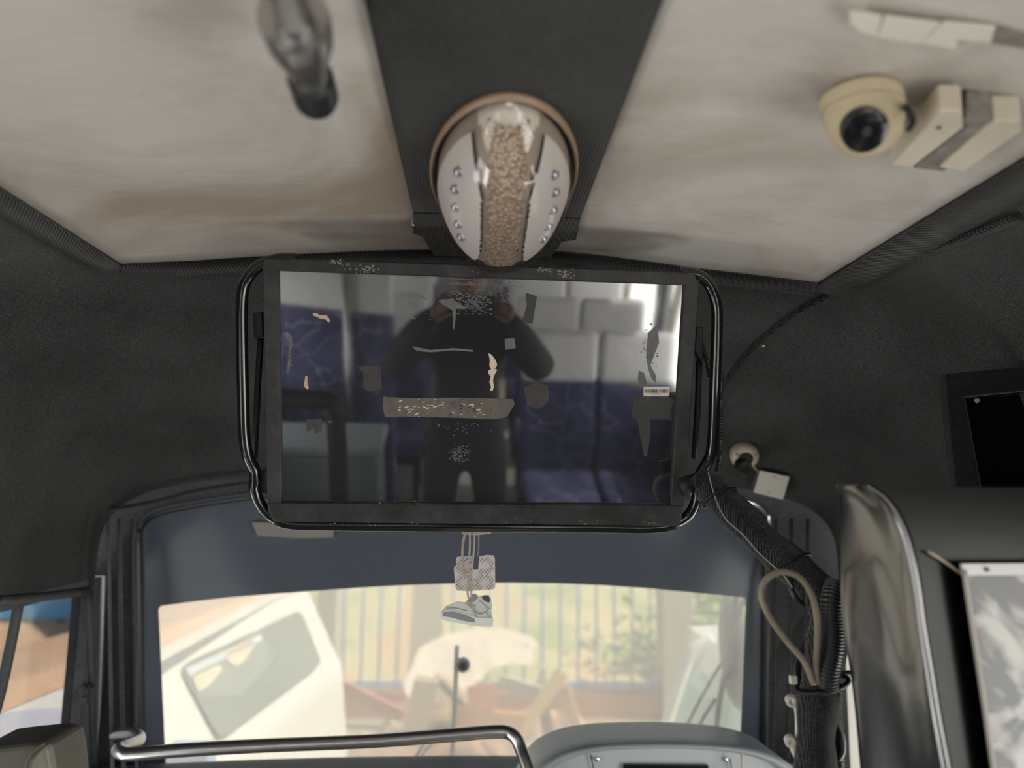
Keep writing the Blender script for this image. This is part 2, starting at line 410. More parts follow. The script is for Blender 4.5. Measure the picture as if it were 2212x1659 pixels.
# its frayed tapering tongue towards the screen
tongue = []
for px, py in ((893, 503), (912, 508), (938, 550), (1190, 556), (1214, 520), (1244, 516)):
    z = 2.05
    for _ in range(5):
        p = atZ(px, py, z); z = zpan(p.x)-.013
    tongue.append(p)
random.seed(3)
tg = [Vector((stripx(0, -1), 1.24, zpan(-.1)-.009))]+tongue+[Vector((stripx(0, 1), 1.24, zpan(.1)-.009))]
o = slab('trim_2', [Vector((p.x, p.y, zpan(p.x)-.010)) for p in tg], -.005, (0, 0, 1), M_rib); tag(o, kind='structure')
# ribbed trim strips framing the boards
def band(name, pts, w, m, off=.004, th=.006, inward=False):
    """strip following pts (list of (p, normal)), w wide"""
    V = []; F = []; n = len(pts)
    for i, (p, nn, side) in enumerate(pts):
        V += [p+nn*off, p+nn*off+side*w]
    for i in range(n-1): F.append((2*i, 2*i+1, 2*i+3, 2*i+2))
    o = mk(name, V, F, m, smooth=True); s = o.modifiers.new('s', 'SOLIDIFY'); s.thickness = th; s.offset = 0
    tag(o, kind='structure'); return o
dn = Vector((0, 0, -1))
band('trim_3', [(Vector((XL+.003, y, 2.049)), dn, Vector((-1, 0, -.28))) for y in [0.3+.1*i for i in range(12)]+[front_edge[0].y+.03]], .045, M_ribd)
band('trim_4', [(Vector((XR-.003, y, 2.049)), dn, Vector((1, 0, -.28))) for y in [0.3+.1*i for i in range(12)]+[front_edge[-1].y+.03]], .06, M_ribd)
band('trim_5', [(p+Vector((0, -.003, -.002)), dn, Vector((0, 1, -.25))) for p in front_edge], .045, M_ribd)
# the seam strip curving down the right corner, drawn on the felt
seam = []
for q in ((2212, 462), (2090, 510), (1960, 552), (1880, 585), (1800, 635), (1730, 672), (1650, 735), (1600, 790), (1560, 850), (1540, 900)):
    p, n = onshell(*q, off=.004); seam.append((p, n))
sp = smooth_path([s[0] for s in seam], 5)
o = tube('trim_6', sp, .013, M_ribd, n=1, seg=10, flat=(.55, 1.2)); tag(o, kind='structure')
sp2 = [onshell(*q, off=.001)[0] for q in ((2212, 395), (2080, 455), (1960, 515), (1850, 580), (1790, 625))]
o = tube('trim_7', smooth_path(sp2, 5), .007, M_ribd, n=1, seg=8); tag(o, kind='structure')
# headliner edge above the windscreen, and corner seam lines
edge = [onshell(*q, off=.002)[0] for q in ((236, 1100), (330, 1085), (420, 1062), (500, 1048), (560, 1042), (700, 1030))]
o = tube('trim_8', smooth_path(edge, 5), .006, M_felt, n=1, seg=8); tag(o, kind='structure')

# windscreen plane
WP = Vector((0, 2.30, 1.62)); WN = Vector((0, -1, -.11)).normalized()
def onw(px, py, off=0): return atP(px, py, WP+WN*off, WN)
opening_px = [(306, 1800), (303, 1659), (298, 1180), (304, 1140), (322, 1117), (350, 1105), (420, 1090), (545, 1072), (700, 1058), (1000, 1050), (1300, 1055), (1500, 1072), (1600, 1086), (1634, 1098), (1652, 1122), (1657, 1160), (1650, 1659), (1648, 1800)]
opening = [onw(*q) for q in opening_px]
zlo = -.45
def wpt(x, z): return Vector((x, WP.y+(WP.z-z)*.11, z))
o = slab('wall_front', [wpt(-1.12, zlo), wpt(-1.12, 2.2), wpt(1.12, 2.2), wpt(1.12, zlo)], .03, -WN, carpet('front_felt', (.024, .025, .028, 1), (.065, .067, .073, 1)), holes=[opening]); tag(o, kind='structure')
win = thing('window_1', onw(970, 1400), None, None); tag(win, kind='structure')
o = slab('pane', [p+(-WN)*.012 for p in opening], .005, -WN, M_wglass, win)
clear_px = [(362, 1760), (358, 1659), (342, 1316), (348, 1309), (420, 1299), (500, 1290), (600, 1282), (700, 1275), (800, 1268), (900, 1263), (1000, 1260), (1100, 1259), (1200, 1260), (1300, 1264), (1400, 1271), (1500, 1280), (1608, 1291), (1612, 1296), (1597, 1659), (1594, 1760)]
clear = [onw(*q, off=-.008) for q in clear_px]
o = slab('sun_band', [p+(-WN)*.008 for p in opening], .002, -WN, M_frit, win, holes=[clear])
rub = smooth_path([p+WN*.004 for p in opening], 3)
o = tube('rubber_seal', rub, .011, M_rubber, win, n=1, seg=8)
# pillar ribs
for k, (px0, m_, r_) in enumerate(((228, M_pil_haze, .005), (252, M_pil_haze, .006), (280, M_pil_haze, .005))):
    Y = 2.13+.05*k
    o = tube('trim_%d' % (9+k), [atY(px0+6, 1120, Y), atY(px0+10, 1400, Y), atY(px0+16, 1720, Y)], r_, m_, n=4, seg=8); tag(o, kind='structure')
for k, (px0, m_, r_) in enumerate(((1672, M_felt, .005), (1705, M_felt, .006), (1740, M_felt, .006))):
    Y = 2.24-.05*k
    o = tube('trim_%d' % (12+k), [atY(px0+4, 1120, Y), atY(px0, 1400, Y), atY(px0-6, 1720, Y)], r_, m_, n=4, seg=8); tag(o, kind='structure')

# side walls with openings
def wall(name, x, ys, z0, z1, openings, m):
    t = .05*(1 if x > 0 else -1)
    hl = []
    pts = [Vector((x, ys[0], z0)), Vector((x, ys[1], z0)), Vector((x, ys[1], z1)), Vector((x, ys[0], z1))]
    for (a, b, c, d) in openings: hl.append([Vector((x, a, c)), Vector((x, b, c)), Vector((x, b, d)), Vector((x, a, d))])
    o = slab(name, pts, t, (1, 0, 0), m, holes=hl); tag(o, kind='structure'); return o
yL = atX(186, 1400, -HW).y; zL = atX(180, 1277, -HW).z
yR = 2.345
wall('wall_left', -HW, (0.70, 2.36), -.45, 1.36, [(0.95, yL, .35, zL)], M_pil_haze)
wall('wall_right', HW, (0.70, 2.36), -.45, 1.36, [(1.0, yR, .45, 1.20)], M_felt)
wins = [(-3.9, -2.85, .85, 1.56), (-2.75, -1.6, .85, 1.56), (-1.5, -.4, .85, 1.56), (-.3, .62, .85, 1.56)]
wall('wall_left_rear', -HW, (-4.0, 0.70), 0, 1.62, wins, M_sidew)
wall('wall_right_rear', HW, (-4.0, 0.70), 0, 1.62, wins, M_sidew)
o = slab('wall_back', [Vector((-HW, -4, 0)), Vector((-HW, -4, 2.14)), Vector((HW, -4, 2.14)), Vector((HW, -4, 0))], -.05, (0, 1, 0), M_sidew,
         holes=[[Vector((-.9, -4, .95)), Vector((-.9, -4, 1.8)), Vector((.9, -4, 1.8)), Vector((.9, -4, .95))]]); tag(o, kind='structure')
o = box('floor', (0, -1.65, -.03), (2.2, 5.1, .06), M_floor); tag(o, kind='structure')
o = box('floor_front', (0, 1.65, -.43), (2.2, 1.55, .06), M_floor); tag(o, kind='structure')
o = box('floor_step', (0, .88, -.2), (2.2, .05, .42), M_black); tag(o, kind='structure')
wn = 2
for sx, side in ((-1, 'left'), (1, 'right')):
    for (a, b, c, d) in wins:
        x = sx*(HW+.02)
        w_ = thing('window_%d' % wn, (x, (a+b)/2, c), None, None); tag(w_, kind='structure'); wn += 1
        slab('pane', [Vector((x, a, c)), Vector((x, b, c)), Vector((x, b, d)), Vector((x, a, d))], .004, (1, 0, 0), M_sglass, w_)
        tube('rubber_seal', [Vector((sx*(HW-.0), a+.03, c+.03)), Vector((sx*HW, b-.03, c+.03)), Vector((sx*HW, b-.03, d-.03)), Vector((sx*HW, a+.03, d-.03))], .012, M_rubber, w_, n=1, seg=6, closed=True)
# left front side window
w_ = thing('window_%d' % wn, (-HW, 1.5, .35), None, None); tag(w_, kind='structure'); wn += 1
slab('pane', [Vector((-HW-.03, .95, .35)), Vector((-HW-.03, yL, .35)), Vector((-HW-.03, yL, zL)), Vector((-HW-.03, .95, zL))], .004, (1, 0, 0), M_fglass, w_)
xx = -HW+.004
tube('window_frame', [atX(0, 1299, xx), atX(90, 1290, xx), atX(190, 1277, xx)], .011, M_rubbergrey, w_, n=3, seg=8)
tube('window_frame', [atX(194, 1276, xx), atX(196, 1450, xx), atX(203, 1680, xx)], .010, M_rubbergrey, w_, n=3, seg=8)
tube('divider_bar', [atX(42, 1294, -HW-.02), atX(22, 1400, -HW-.02), atX(-8, 1530, -HW-.02), atX(-60, 1680, -HW-.02)], .012, M_rubbergrey, w_, n=3, seg=8)
c = atX(184, 1500, xx+.01)
box('catch', c, (.02, .03, .05), M_rubbergrey, w_, bevel=.003)
tube('catch', [c+Vector((.01, .01, .02)), c+Vector((.015, -.02, .03)), c+Vector((.012, -.03, .0))], .006, M_rubber, w_, n=3, seg=8)
# right front side window
w_ = thing('window_%d' % wn, (HW, 1.5, .45), None, None); tag(w_, kind='structure'); wn += 1
slab('pane', [Vector((HW+.03, 1.0, .45)), Vector((HW+.03, yR, .45)), Vector((HW+.03, yR, 1.20)), Vector((HW+.03, 1.0, 1.20))], .004, (1, 0, 0), M_sglass, w_)
tube('rubber_seal', [Vector((HW, 1.02, .47)), Vector((HW, yR-.02, .47)), Vector((HW, yR-.02, 1.18)), Vector((HW, 1.02, 1.18))], .007, M_rubber, w_, n=1, seg=6, closed=True)

# dashboard
dz = atY(1000, 1622, 2.34).z
dash = thing('dashboard', (0, 2.1, -.4), 'dark grey bus dashboard top under the windscreen', 'dashboard')
def dashfn(u, v):
    x = -1.05+2.1*u
    prof = [(2.36, dz-.03), (2.30, dz-.0), (2.12, dz-.012), (1.98, dz-.04), (1.93, dz-.10), (1.95, dz-.5), (1.98, -.4)]
    k = v*(len(prof)-1); i = min(int(k), len(prof)-2); t = k-i
    return Vector((x, prof[i][0]*(1-t)+prof[i+1][0]*t, prof[i][1]*(1-t)+prof[i+1][1]*t - .03*(x/1.05)**2))
grid('dash_top', dashfn, 30, 36, M_dash, dash)
# instrument binnacle (arched hood)
bn = thing('instrument_binnacle', (.44, 1.9, dz-.1), 'silver grey arched instrument binnacle at the bottom of the windscreen', 'instrument panel')
arc_px = [(1120, 1720), (1150, 1668), (1180, 1640), (1230, 1618), (1300, 1606), (1400, 1602), (1500, 1603), (1590, 1610), (1650, 1622), (1700, 1645), (1730, 1680), (1745, 1730)]
ao = smooth_path([atY(x, y, 1.92) for x, y in arc_px], 4)
ab = smooth_path([atY(x, y-2, 2.12) for x, y in arc_px], 4)
V = []; F = []
ctr = atY(1440, 1760, 1.92)
prof = [(1.0, -.2, .012), (1.0, -.05, .004), (.995, 0, 0), (.975, .012, 0), (.93, .012, 0), (.90, 0, 0), (.885, -.05, 0)]
n = len(ao)
for (s_, dy, dz2) in prof:
    for p in ao: V.append(Vector((ctr.x+(p.x-ctr.x)*s_, 1.92-dy if dy >= 0 else 1.92-dy, ctr.z+(p.z-ctr.z)*s_-dz2)))
for j in range(len(prof)-1):
    for i in range(n-1): F.append((j*n+i, j*n+i+1, (j+1)*n+i+1, (j+1)*n+i))
mk('hood', V, F, M_silverp, bn, smooth=True)
fp = [Vector((ctr.x+(p.x-ctr.x)*.90, 1.945, ctr.z+(p.z-ctr.z)*.89)) for p in ao]
slab('face_plate', fp, .01, (0, 1, 0), M_silverd, bn)
sl = [atY(x, y, 1.935) for x, y in ((1348, 1652), (1530, 1654), (1536, 1700), (1342, 1700))]
slab('display_recess', sl, .012, (0, 1, 0), M_blackgl, bn)
for q in ((1289, 1640), (1568, 1641)):
    p = atY(*q, 1.94); lathe('screw', p, (0, -1, 0), [(.005, 0), (.005, .002), (.003, .003)], M_chrome, bn, seg=12)
tube('seam_line', [atY(1275, 1630, 1.937), atY(1280, 1650, 1.937), atY(1290, 1700, 1.937)], .0015, M_black, bn, n=3, seg=6)
tube('seam_line', [atY(1577, 1640, 1.937), atY(1580, 1660, 1.937), atY(1580, 1700, 1.937)], .0015, M_rubbergrey, bn, n=3, seg=6)
o = tube('windscreen_wire', [atY(1596, 1600, 2.1), atY(1598, 1612, 1.95), atY(1603, 1640, 1.90), atY(1603, 1690, 1.905)], .003, M_string, n=5, seg=8)
tag(o, 'thin pale wire trailing down over the instrument binnacle', 'wire')

# ================================================================== television in its steel frame
TT = math.radians(14); TY = math.radians(.5)
TN = Vector((math.sin(TY)*math.cos(TT), -math.cos(TY)*math.cos(TT), -math.sin(TT)))
T0 = atY(1035, 838, 1.36)
TX = Vector((0, 0, 1)).cross(-TN).normalized()*-1
TX = (Vector((1, 0, 0)) - TN*TN.x).normalized(); TU = TX.cross(-TN).normalized() if TX.cross(-TN).z > 0 else -TX.cross(-TN).normalized()
def tv(px, py, off=0): return atP(px, py, T0+TN*off, TN)
tvo = thing('television', T0, 'black flat screen television in a scuffed black steel frame hanging under the ceiling', 'television')
scr_px = [(600, 585), (1482, 615), (1450, 1090), (605, 1083)]
screen = slab('screen', [tv(*q) for q in scr_px], .02, -TN, M_screen, tvo)
def bar(name, a, b, c, d, off=.006, th=.010, m=M_bar):
    return slab(name, [tv(*a, off), tv(*b, off), tv(*c, off), tv(*d, off)], -th, TN, m, tvo, bevel=.0025)
bar('frame_bar', (565, 556), (1500, 588), (1512, 617), (577, 584), off=.010)
bar('frame_bar', (575, 1086), (1478, 1092), (1470, 1137), (590, 1128), off=.010)
bar('frame_bar', (566, 566), (600, 570), (608, 1100), (578, 1112), off=.009)
bar('frame_bar', (1480, 600), (1512, 603), (1478, 1108), (1448, 1100), off=.009)
# casing behind
slab('back_casing', [tv(592, 578, -.03), tv(1492, 608, -.03), tv(1462, 1105, -.03), tv(598, 1098, -.03)], .045, -TN, M_black, tvo, bevel=.008)
# tube guard loop
loop_px = [(640, 560), (600, 560), (560, 575), (532, 605), (523, 650), (523, 750), (525, 850), (528, 940), (536, 985), (549, 1013), (551, 1035), (550, 1055), (560, 1085), (582, 1113), (620, 1130), (700, 1134),
           (900, 1136), (1100, 1138), (1300, 1139), (1400, 1140), (1450, 1134), (1485, 1115), (1503, 1085), (1508, 1050), (1514, 1022), (1532, 990), (1540, 950), (1544, 850), (1549, 700), (1546, 650), (1530, 612), (1505, 593), (1470, 588)]
tube('tube_guard', [tv(x, y, -.004) for x, y in loop_px], .0105, M_tube, tvo, n=5, seg=16)
# side brackets seen between guard and bar
slab('hinge_bracket', [tv(546, 676, -.02), tv(566, 674, -.02), tv(568, 728, -.02), tv(548, 730, -.02)], .02, -TN, M_black, tvo, bevel=.002)
slab('hinge_bracket', [tv(1506, 706, -.02), tv(1520, 706, -.02), tv(1518, 790, -.02), tv(1500, 756, -.02)], .02, -TN, M_black, tvo, bevel=.002)
tube('gas_strut', [tv(563, 730, -.03), tv(556, 850, -.03), tv(550, 990, -.03)], .006, M_black, tvo, n=2, seg=8)
tube('gas_strut', [tv(1510, 780, -.03), tv(1508, 860, -.03), tv(1500, 990, -.03)], .006, M_black, tvo, n=2, seg=8)
slab('corner_plate', [tv(556, 1018, -.012), tv(578, 1018, -.012), tv(578, 1066, -.012), tv(560, 1064, -.012)], .006, -TN, M_steelblack, tvo)
slab('corner_plate', [tv(1478, 1040, -.008), tv(1495, 1030, -.008), tv(1490, 1078, -.008), tv(1476, 1080, -.008)], .006, -TN, M_chromew, tvo)
# ceiling hangers behind the screen
for px in (720, 1330):
    a = tv(px, 700, -.075); b = Vector((a.x, a.y+.22, ztop(a.y+.22)+.01))
    tube('hanger', [a, (a+b)/2, b], .012, M_black, tvo, n=2, seg=8)
# chipped paint flecks on the top and bottom bars: irregular raised patches of bare metal
def patchset(name, regions, m, off, seed, parent, size=(1.2, 5.0), elong=1.6, n_each=40):
    rnd = random.Random(seed); V = []; F = []
    for (x0, y0, x1, y1, cnt) in regions:
        for _ in range(cnt):
            cx = rnd.gauss((x0+x1)/2, (x1-x0)/4); cy = rnd.gauss((y0+y1)/2, (y1-y0)/4)
            cx = min(max(cx, x0), x1); cy = min(max(cy, y0), y1)
            s = rnd.uniform(*size)*rnd.random()**.8+.5; k = rnd.randint(5, 8); an = rnd.uniform(-.5, .5)
            i0 = len(V)
            for j in range(k):
                a = 2*math.pi*j/k; rr = s*rnd.uniform(.5, 1.2)
                ux, uy = rr*elong*math.cos(a), rr*.6*math.sin(a)
                V.append(tv(cx+ux*math.cos(an)-uy*math.sin(an), cy+ux*math.sin(an)+uy*math.cos(an), off))
            F.append(tuple(range(i0, i0+k)))
    return tag(mk(name, V, F, m, parent), kind='stuff')
patchset('paint_chips', [(714, 560, 740, 572, 26), (740, 565, 760, 585, 12), (770, 572, 822, 592, 60), (1160, 578, 1190, 588, 40), (1190, 582, 1240, 600, 55), (1000, 580, 1060, 590, 5)], M_flake, .0104, 5, tvo, (.6, 2.4))
patchset('paint_chips', [(620, 1128, 900, 1136, 16), (1080, 1120, 1180, 1132, 7), (1240, 1122, 1290, 1134, 7), (1380, 1124, 1420, 1134, 6), (820, 1082, 1000, 1094, 8)], M_flake, .0104, 6, tvo, (.5, 1.6))
# residue, tape and torn scraps on the glass
def blob(name, pts, m, off=.0006, th=0, parent=None):
    return slab(name, [tv(x, y, off) for x, y in pts], -th if th else 0, TN, m, parent or tvo)
M_resid = mat('glue_residue', srgb(120, 120, 120), rough=.8, var=(60, .6, srgb(80, 82, 84)))
M_tapepatch = mat('dirty_tape', srgb(112, 106, 98), rough=.75, var=(45, .7, srgb(80, 76, 72)))
M_scrap = mat('torn_paper_scrap', srgb(226, 208, 190), rough=.8)
M_scrap2 = mat('torn_tan_scrap', srgb(200, 182, 148), rough=.8)
M_dark = mat('dark_smear', srgb(40, 41, 43), rough=.75)
blob('tape_patch', [(828, 857), (880, 860), (1000, 859), (1060, 861), (1108, 862), (1112, 872), (1096, 900), (1070, 906), (1000, 903), (940, 901), (880, 900), (832, 901), (826, 880)], M_tapepatch)
M_tan = mat('tan_glue', srgb(72, 68, 66), rough=.7, var=(50, .8, srgb(50, 49, 54)))
blob('glue_patch', [(772, 792), (822, 788), (825, 842), (800, 846), (786, 840), (784, 806)], M_tan)  # flat brownish patch on the screen glass, another one below
blob('glue_patch', [(1130, 838), (1158, 826), (1184, 832), (1186, 866), (1166, 884), (1140, 876)], M_tan)
blob('glue_patch', [(1090, 732), (1112, 730), (1114, 752), (1092, 756)], M_resid)
blob('glue_smear', [(660, 906), (696, 904), (694, 930), (682, 938), (676, 924), (664, 934)], M_tan)
patchset('tape_flecks', [(850, 866, 900, 896, 14), (900, 862, 990, 900, 26), (990, 864, 1065, 900, 16)], M_scrap, .0012, 8, tvo, (.6, 3.0), 2.6)
patchset('tape_flecks', [(930, 862, 1070, 902, 60)], M_dark, .0011, 9, tvo, (.5, 2.6), 1.8)
blob('paper_scrap', [(1055, 763), (1062, 766), (1070, 777), (1074, 787), (1072, 793), (1061, 800), (1060, 795), (1057, 790), (1058, 778)], M_scrap)
blob('paper_scrap', [(1055, 800), (1070, 796), (1074, 799), (1067, 812), (1065, 822), (1067, 835), (1064, 845), (1058, 844), (1061, 836), (1057, 826), (1060, 814), (1055, 806)], M_scrap)
blob('paper_scrap', [(675, 676), (684, 677), (692, 681), (705, 681), (711, 688), (713, 695), (709, 696), (703, 690), (692, 689), (684, 684), (677, 682)], M_scrap2)
blob('paper_scrap', [(660, 811), (664, 812), (664, 825), (667, 838), (664, 842), (657, 835), (656, 831), (658, 823)], M_scrap2)
blob('glue_smear', [(610, 720), (622, 717), (630, 726), (632, 745), (629, 760), (626, 800), (620, 808), (622, 780), (625, 756), (624, 738), (616, 728)], M_resid)
blob('glue_smear', [(974, 646), (990, 655), (1000, 662), (1010, 661), (1012, 666), (985, 667), (984, 690), (981, 712), (978, 712), (978, 690), (977, 670), (960, 660), (947, 650), (951, 647)], M_resid)
blob('glue_smear', [(890, 748), (930, 756), (980, 752), (1022, 756), (1022, 760), (980, 757), (930, 761), (900, 758)], M_resid)
blob('glue_smear', [(1396, 770), (1400, 720), (1420, 700), (1424, 740), (1412, 770), (1405, 790), (1417, 810), (1418, 828), (1408, 820), (1400, 795)], M_resid)
blob('glue_smear', [(1368, 855), (1452, 862), (1450, 900), (1452, 907), (1404, 906), (1406, 930), (1402, 962), (1398, 985), (1391, 985), (1382, 940), (1376, 907), (1364, 905)], mat('grey_glue', srgb(66, 67, 66), rough=.8))
blob('glue_smear', [(1380, 800), (1392, 806), (1398, 830), (1396, 838), (1382, 838), (1378, 820)], M_resid)
blob('glue_smear', [(900, 637), (920, 642), (925, 650), (905, 643)], M_resid)
blob('glue_smear', [(1136, 632), (1160, 640), (1150, 700), (1128, 694), (1138, 660)], mat('grey_glue', srgb(66, 67, 66), rough=.8))
patchset('glue_flecks', [(975, 626, 1060, 678, 330), (1040, 600, 1110, 640, 70), (960, 606, 1130, 616, 60), (1080, 632, 1105, 664, 30), (880, 632, 930, 690, 30), (620, 740, 632, 800, 25)], M_resid, .0007, 12, tvo, (.6, 2.6), 1.9)
patchset('glue_flecks', [(970, 960, 1015, 1000, 150), (930, 902, 1060, 940, 40), (1385, 700, 1420, 800, 60), (1380, 840, 1410, 880, 30), (700, 905, 720, 930, 6)], M_resid, .0007, 13, tvo, (.6, 2.2), 1.5)
for a, b in (((970, 612), (1130, 618)), ((893, 597), (1050, 605)), ((1085, 590), (1080, 640))):
    d = 1.0; blob('glue_smear', [(a[0], a[1]), (b[0], b[1]), (b[0]+d, b[1]+1.5), (a[0]+d, a[1]+1.5)], M_resid)
# barcode sticker (printed label on the glass, part of the set)
M_lab = mat('label_paper', srgb(222, 215, 205), rough=.6)
M_ink = mat('label_ink', srgb(84, 74, 70), rough=.7)
lc = [(1390, 838), (1392, 835), (1444, 835), (1447, 837), (1446, 853), (1444, 856), (1392, 856), (1390, 853)]
st = blob('barcode_sticker', lc, M_lab, off=.0012); tag(st, 'white barcode sticker')
V = []; F = []; x = 1392.3; rnd = random.Random(4)
while x < 1443:
    w = rnd.choice((.5, .8, .8, 1.3, 1.8)); i0 = len(V)
    if rnd.random() < .93: V += [tv(a, b, .0015) for a, b in ((x, 841), (x+w, 841), (x+w, 849), (x, 849))]; F.append((i0, i0+1, i0+2, i0+3))
    x += w+rnd.choice((.5, .8, 1.0, 1.4))
for x0, x1 in ((1406, 1408.5), (1410, 1419), (1420, 1428)):
    x = x0
    while x < x1:
        i0 = len(V); V += [tv(a, b, .0015) for a, b in ((x, 850.4), (x+.8, 850.4), (x+.8, 852.2), (x, 852.2))]; F.append((i0, i0+1, i0+2, i0+3)); x += 1.1
mk('barcode', V, F, M_ink, st)

# ================================================================== oval dome lamp
lc0 = Vector((0.030, 1.095, 2.083))
LA, LB, LH = .107, .255, .119
lamp = thing('ceiling_lamp', lc0, 'oval clear plastic ceiling lamp on the black centre strip', 'lamp')
def dome(X, Y, s=1.0, zoff=0):
    r2 = min(1, X*X+Y*Y); h = (1-r2**1.35)**.62 if r2 < 1 else 0
    return lc0+Vector((X*LA*s, Y*LB*s, -LH*s*h-zoff))
def disk(nr=26, na=64):
    return nr, na
def dome_region(name, pred, m, s, par, zoff=0, nr=60, na=140, solid=0):
    V = []; F = []; idx = {}
    def vid(i, j):
        k = (i, j % na)
        if k not in idx:
            idx[k] = len(V); r = i/nr; a = 2*math.pi*j/na
            r = math.sin(r*math.pi/2); V.append(dome(r*math.cos(a), r*math.sin(a), s, zoff))
        return idx[k]
    for i in range(nr):
        for j in range(na):
            rr = math.sin((i+.5)/nr*math.pi/2); a = 2*math.pi*(j+.5)/na
            if pred(rr*math.cos(a), rr*math.sin(a)):
                if i == 0: 
                    F.append((vid(0, 0), vid(1, j), vid(1, j+1)))
                else: F.append((vid(i, j), vid(i+1, j), vid(i+1, j+1), vid(i, j+1)))
    return mk(name, V, F, m, par, smooth=True, solid=solid)
def inleaf(X, Y):
    inner = .32+1.6*max(0, -Y-.55)**2+.45*max(0, Y+.05)**2
    return abs(X) > inner and math.hypot(X, Y) < .965 and -.88 < Y < .62
def incenter(X, Y):
    return abs(X) < .245 and -.955 < Y < .80
def ex_prism(m, N, L, b, tc):
    v = N.new('ShaderNodeTexVoronoi'); v.inputs['Scale'].default_value = 190; L.new(tc.outputs['Object'], v.inputs['Vector'])
    bp = N.new('ShaderNodeBump'); bp.inputs['Strength'].default_value = 1; bp.inputs['Distance'].default_value = .004; bp.invert = True
    L.new(v.outputs['Distance'], bp.inputs['Height']); L.new(bp.outputs[0], b.inputs['Normal'])
    r = N.new('ShaderNodeValToRGB'); r.color_ramp.elements[0].color = srgb(236, 220, 204); r.color_ramp.elements[1].color = srgb(168, 148, 132)
    r.color_ramp.elements[0].position = .15; r.color_ramp.elements[1].position = .6
    L.new(v.outputs['Distance'], r.inputs[0]); L.new(r.outputs[0], b.inputs['Base Color'])
M_prism = mat('prismatic_plastic', srgb(236, 222, 208), rough=.22, metal=.15, extra=ex_prism)
M_leaf = mat('silver_reflector_leaf', srgb(226, 224, 226), rough=.4)
M_ribp = mat('smoky_rib_plastic', srgb(172, 160, 150), rough=.3)
M_foil = mat('lamp_foil', srgb(232, 226, 220), rough=.25, bump=(25, .5, .01))
M_base = mat('lamp_base_plastic', srgb(160, 134, 112), rough=.4)
dome_region('prism_panel', incenter, M_prism, .925, lamp)
dome_region('leaf_reflector', lambda X, Y: inleaf(X, Y) and X < 0, M_leaf, .94, lamp)
dome_region('leaf_reflector', lambda X, Y: inleaf(X, Y) and X > 0, M_leaf, .94, lamp)
dome_region('inner_shell', lambda X, Y: not incenter(X, Y) and not inleaf(X, Y) and Y > -.91, M_ribp, .905, lamp)
dome_region('foil_end', lambda X, Y: Y <= -.91 and not incenter(X, Y), M_foil, .905, lamp)
V = []; F = []; na = 80
for (s_, z_) in ((.95, 0), (1.015, 0), (1.02, -.006), (.995, -.011), (.97, -.008)):
    for k in range(na):
        a = 2*math.pi*k/na; V.append(lc0+Vector((LA*s_*math.cos(a), LB*s_*math.sin(a), z_)))
for i in range(4):
    for k in range(na): F.append((i*na+k, i*na+(k+1) % na, (i+1)*na+(k+1) % na, (i+1)*na+k))
mk('base_ring', V, F, M_base, lamp, smooth=True)
M_lens = glassmat('lamp_lens', (.97, .94, .91, 1), .05, .03)
dome_region('lens_cover', lambda X, Y: True, M_lens, 1.0, lamp, nr=30, na=80)
M_led = mat('led_dome', srgb(190, 188, 205), rough=.12, metal=.7)
for sx in (-1, 1):
    for X, Y in ((.61, -.62), (.655, -.49), (.66, -.35), (.63, -.20), (.59, -.05)):
        X *= sx
        p = dome(X, Y, .95); q = dome(X*1.02, Y, 1.0)
        nn = (p-(lc0+Vector((0, 0, .03)))).normalized(); nn = Vector((X*.5, Y*.3, -1)).normalized()
        lathe('led', p, nn, [(.0075, -.002), (.0072, .001), (.0055, .0035), (.003, .005), (.0003, .0055)], M_led, lamp, seg=16)
tx = bpy.data.curves.new('t', 'FONT')
mk('maker_mark', [dome(x, y, 1.003) for x, y in ((-.16, .978), (.16, .978), (.15, .99), (-.15, .99))], [(0, 1, 2, 3)], M_black, lamp)
bpy.data.curves.remove(tx)

# ================================================================== grab rail end (top left)
gr = thing('grab_rail', Vector((-.24, .6, 2.0)), 'steel ceiling grab rail ending in a clamp and black rubber cap', 'rail')
def onc(px, py, Z): return atZ(px, py, Z)
ZR = 2.0
tip = onc(684, 196, ZR); a0 = onc(668, 130, ZR); a1 = onc(650, 95, ZR); a2 = onc(640, 60, ZR); 
ax = (a1-onc(612, -40, ZR)).normalized()
far = a1-ax*2.2
tube('rail_tube', [far, a1-ax*.8, a1-ax*.3, a2], .0150, M_chromew, gr, n=2, seg=24)
s0 = a2-ax*.012
lathe('clamp_sleeve', s0, ax, [(.0155, -.004), (.0285, -.006), (.0295, .002), (.0285, .03), (.022, .055), (.0185, .075), (.0180, .10)], M_chromew, gr, seg=36)
lathe('rubber_cap', s0, ax, [(.0185, .088), (.0215, .090), (.0222, .125), (.0205, .132), (.004, .134)], M_rubber, gr, seg=36)
# mounting foot up to the ceiling
m0 = s0+ax*.03
tube('mount_foot', [m0, m0+Vector((0, 0, .03)), Vector((m0.x, m0.y, zpan(m0.x)-.004))], .011, M_chromew, gr, n=2, seg=16)
lathe('mount_flange', Vector((m0.x, m0.y, zpan(m0.x)-.004)), (0, 0, -1), [(.026, 0), (.026, .003), (.012, .005)], M_chromew, gr, seg=24)

